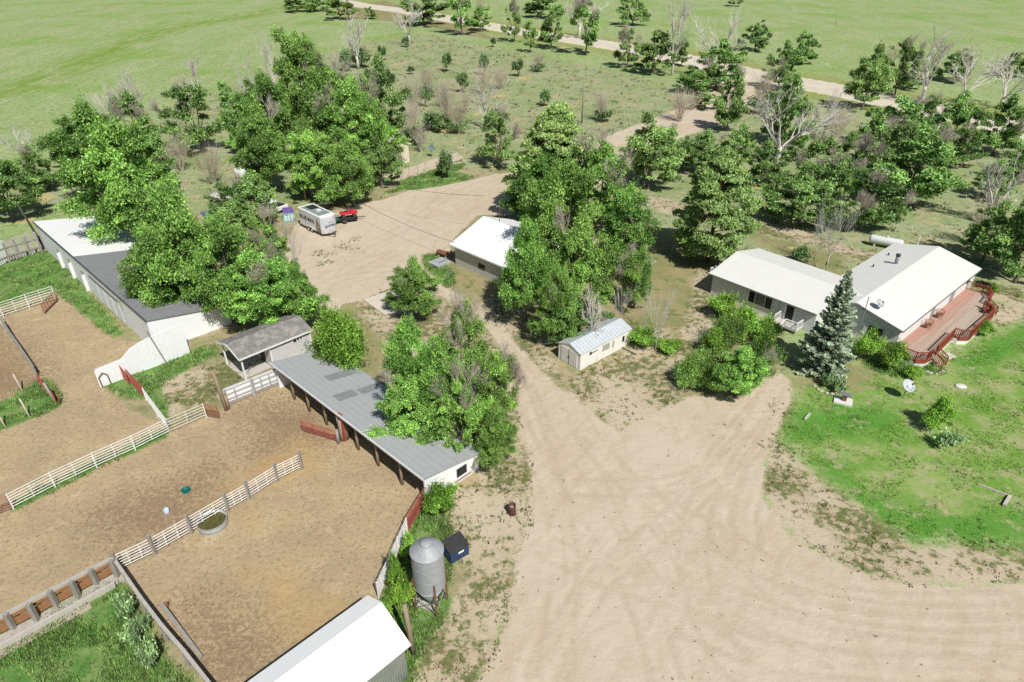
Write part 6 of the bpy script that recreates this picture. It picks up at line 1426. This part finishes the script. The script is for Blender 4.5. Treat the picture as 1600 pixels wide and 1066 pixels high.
# feed bunk along the corner pasture
p = [W(187,893), W(-30,1010)]; o, pts = rel(p); a, b = Vector((0,0,0)), Vector((pts[1][0],pts[1][1],0)); dr_ = (b-a).normalized(); nn = Vector((dr_.y,-dr_.x,0)); nn = nn if nn.y < 0 else -nn
t = thing("feed_bunk", "wooden feed bunk with concrete kerbs along the corner pasture", "feed trough", (o[0],o[1],0))
BW = mat("bleached_bunk_board", (.47,.45,.41), (.36,.34,.30), .85, scale=4, stretch=(1,1,.3), amount=.8)
MB().bar(a+Vector((0,0,1.35)), b+Vector((0,0,1.35)), .28, .07).build("top_board", BW, t)
MB().bar(a+Vector((0,0,.95)), b+Vector((0,0,.95)), .06, .18).build("rail", WOODO, t); MB().bar(a+Vector((0,0,.45)), b+Vector((0,0,.45)), .08, .5).build("back_board", WOODO, t)
MB().bar(a+nn*.55+Vector((0,0,.06)), b+nn*.55+Vector((0,0,.06)), 1.0, .12).build("trough_floor", mat("trough_concrete",(.44,.41,.37),(.36,.33,.29),.85,scale=3), t)
MB().bar(a+nn*1.12+dr_*.6+Vector((0,0,.22)), b+nn*1.12+Vector((0,0,.22)), .16, .44).build("kerb", CONC, t)
MB().bar(a+nn*1.5+dr_*2.2+Vector((0,0,.03)), b+nn*1.5+Vector((0,0,.03)), .5, .06).build("footing", mat("pinkish_footing",(.46,.37,.31),(.4,.33,.28),.9,scale=3), t)
for i in range(7):
    q = a.lerp(b, .03+i*.15); s = nn*(.12 if i % 2 else .45); MB().box(q.x+s.x-.13,q.x+s.x+.13,q.y+s.y-.13,q.y+s.y+.13,-.1,1.45 if i % 2 else 1.6).build("post", WOODG, t)
# plank fence of the corner pasture
p = [W(189,898), W(228,955), W(262,1000), W(296,1040), W(340,1096)]; o, pts = rel(p); t = thing("plank_fence", "weathered plank fence between corner pasture and lower corral", "fence", (o[0],o[1],0))
for q in pts: MB().box(q[0]-.1,q[0]+.1,q[1]-.1,q[1]+.1,-.1,1.4).build("post", WOODG, t)
for i in range(len(pts)-1):
    a, b = Vector(up(pts[i],0)), Vector(up(pts[i+1],0)); m_ = WOODG if i % 2 == 0 else WOODO
    MB().bar(a+Vector((0,0,1.38)), b+Vector((0,0,1.38)), .20, .06).build("cap_board", BW, t)
    for z, mm in ((1.05,BW),(.65,m_),(.3,BW)): MB().bar(a+Vector((.08,.05,z)), b+Vector((.08,.05,z)), .05, .18).build("plank", mm, t)
a_, b_ = W(255,952), W(316,1032); t = thing("loose_plank", "long grey plank lying against the plank fence in the corral", "plank", (a_[0],a_[1],0)); MB().bar((0,0,.55),(b_[0]-a_[0],b_[1]-a_[1],.25),.24,.06).build("plank", WOODG, t)
MB().box(.1,.3,.05,.2,0,.5).build("block", WOODO, t)
# grey plank windbreak at the long barn, last panel white
p = [W(-14,422), W(0,416), W(17,409), W(33,404), W(50,399), W(67,394)]; o, pts = rel(p); t = thing("board_windbreak", "tall gappy grey board windbreak joining the far end of the long barn", "fence", (o[0],o[1],0))
hb = 2.9; rw = random.Random(8)
for i in range(len(pts)-1):
    a, b = Vector(up(pts[i],0)), Vector(up(pts[i+1],0)); mb = MB(); n = int((b-a).length/.24)
    for j in range(n):
        if rw.random() < (.12 if i > 1 else .0): continue
        q = a.lerp(b,(j+.5)/n); h = hb+rw.uniform(-.15,.12); mb.bar(q+Vector((0,0,rw.uniform(.0,.25))), q+Vector((0,0,h)), .20, .03, up=(b-a).normalized().cross(Vector((0,0,1))))
    mb.build("board_panel", mat("grey_gappy_boards",(.50,.48,.45),(.30,.28,.26),.85,scale=6,stretch=(1,1,.2),amount=.7) if i > 1 else mat("white_sheet_panel",(.78,.80,.80),rough=.5), t)
    d = (b-a).normalized(); s = Vector((d.y,-d.x,0))*.07; s = s if s.y < 0 else -s
    for z in (.8,1.9): MB().bar(a+s+Vector((0,0,z)), b+s+Vector((0,0,z)), .05, .16).build("rail", WOODG, t)
for q in pts: MB().tube([(q[0],q[1]-.12,-.1),(q[0],q[1]-.12,2.6)],.10,8).build("post", WOODG, t)
# leaning rail fence at the frame edge pen
p = [W(9,514), W(24,538), W(42,564), W(60,590)]; o, pts = rel(p); t = thing("rail_fence", "sagging grey rail fence beside the dark earth pen", "fence", (o[0],o[1],0))
for q in pts: MB().tube([up(q,-.1), (q[0]-.15,q[1],1.4)],.09,7).build("post", WOODG, t)
for i in range(len(pts)-1):
    for z in (.5,.9,1.3): MB().bar(up(pts[i],z), up(pts[i+1],z+(.1 if i == 1 else -.05)), .09, .12).build("rail", WOODG, t)
# utility poles and wires
def utility_pole(label, pb, ht, lean=(0,0), arm=True, m=WOODB):
    x, y = W(*pb); t = thing("utility_pole", label, "pole", (x,y,0), .5, "utility poles")
    MB().tube([(0,0,-.2),(lean[0],lean[1],ht)],[.16,.11],8).build("shaft", m, t, True)
    if arm: MB().box(-.5,.5,-.05,.05,ht-.75,ht-.6).build("crossarm", m, t); MB().lathe([(.18,ht-1.7),(.2,ht-1.6),(.2,ht-1.15),(.12,ht-1.1)],12,.3,0).build("transformer", GREYM, t)
    return t
utility_pole("brown utility pole by the bright round road tree", (1048,100), 12.0); utility_pole("brown utility pole rising behind the domed pine", (909,192), 9.2, (0,0), False); utility_pole("utility pole at the top edge beside the road", (545,31), 11.0, (0,0), False)
utility_pole("brown pole between the trailer and the grove", (478,314), 6.5, (0,0), False)
utility_pole("dark leaning pole at the far corner of the long barn", (71,389), 6.4, (-1.2,.3), False, mat("dark_creosote_wood",(.09,.07,.055),(.05,.04,.03),.8,scale=5))
for (pa, za, pb, zb, lb) in (((478,314),6.3,(760,372),5.9,"upper overhead wire crossing the back yard"),((478,314),5.7,(712,413),2.9,"lower overhead wire crossing the back yard")):
    a, b = Vector((*W(*pa),za)), Vector((*W(*pb),zb)); pts = [a.lerp(b,i/12)-Vector((0,0,1.2*4*(i/12)*(1-i/12))) for i in range(13)]
    o = MB().tube(pts,.022,5,False).build("overhead_wire", BLACK); tag(o, lb, "wire", "overhead wires")
# garden fence, posts in the far pasture
o, pts = rel([W(u,v) for u,v in ((628,281),(640,278),(653,273),(665,268),(690,257),(718,245))]); t = thing("wire_fence", "thin wire garden fence with slim posts before the cream shed", "fence", (o[0],o[1],0))
for q in pts: MB().tube([up(q,0), up(q,1.8)],.035,6).build("post", GREYM, t)
for i in range(len(pts)-1):
    mb = MB(); [mb.tube([up(pts[i],z), up(pts[i+1],z)],.008,4,False) for z in (.4,.8,1.2,1.6)]; mb.build("wire", GREYM, t)
post("white-tipped marker post on the far verge of the county road", (1291,107), 1.6, .09, WHITE, name="marker_post"); post("dark short post alone in the far pasture", (1305,38), 2.6, .12, WOODB, name="pasture_post")
p = [W(u,v) for u,v in ((560,40),(600,42),(640,46),(690,50),(740,58))]; o, pts = rel(p); t = thing("wire_fence", "thin wire fence along the pasture side of the county road", "fence", (o[0],o[1],0))
for q in pts: MB().tube([up(q,0), up(q,1.3)],.06,6).build("post", WOODG, t)
for i in range(len(pts)-1): mb = MB(); [mb.tube([up(pts[i],z), up(pts[i+1],z)],.01,4,False) for z in (.5,.9,1.2)]; mb.build("wire", GREYM, t)

# sources never placed are dropped
for arr in PROTO.values():
    for pr in arr:
        if not pr[4]:
            for ch in list(pr[0].children): bpy.data.objects.remove(ch)
            bpy.data.objects.remove(pr[0])
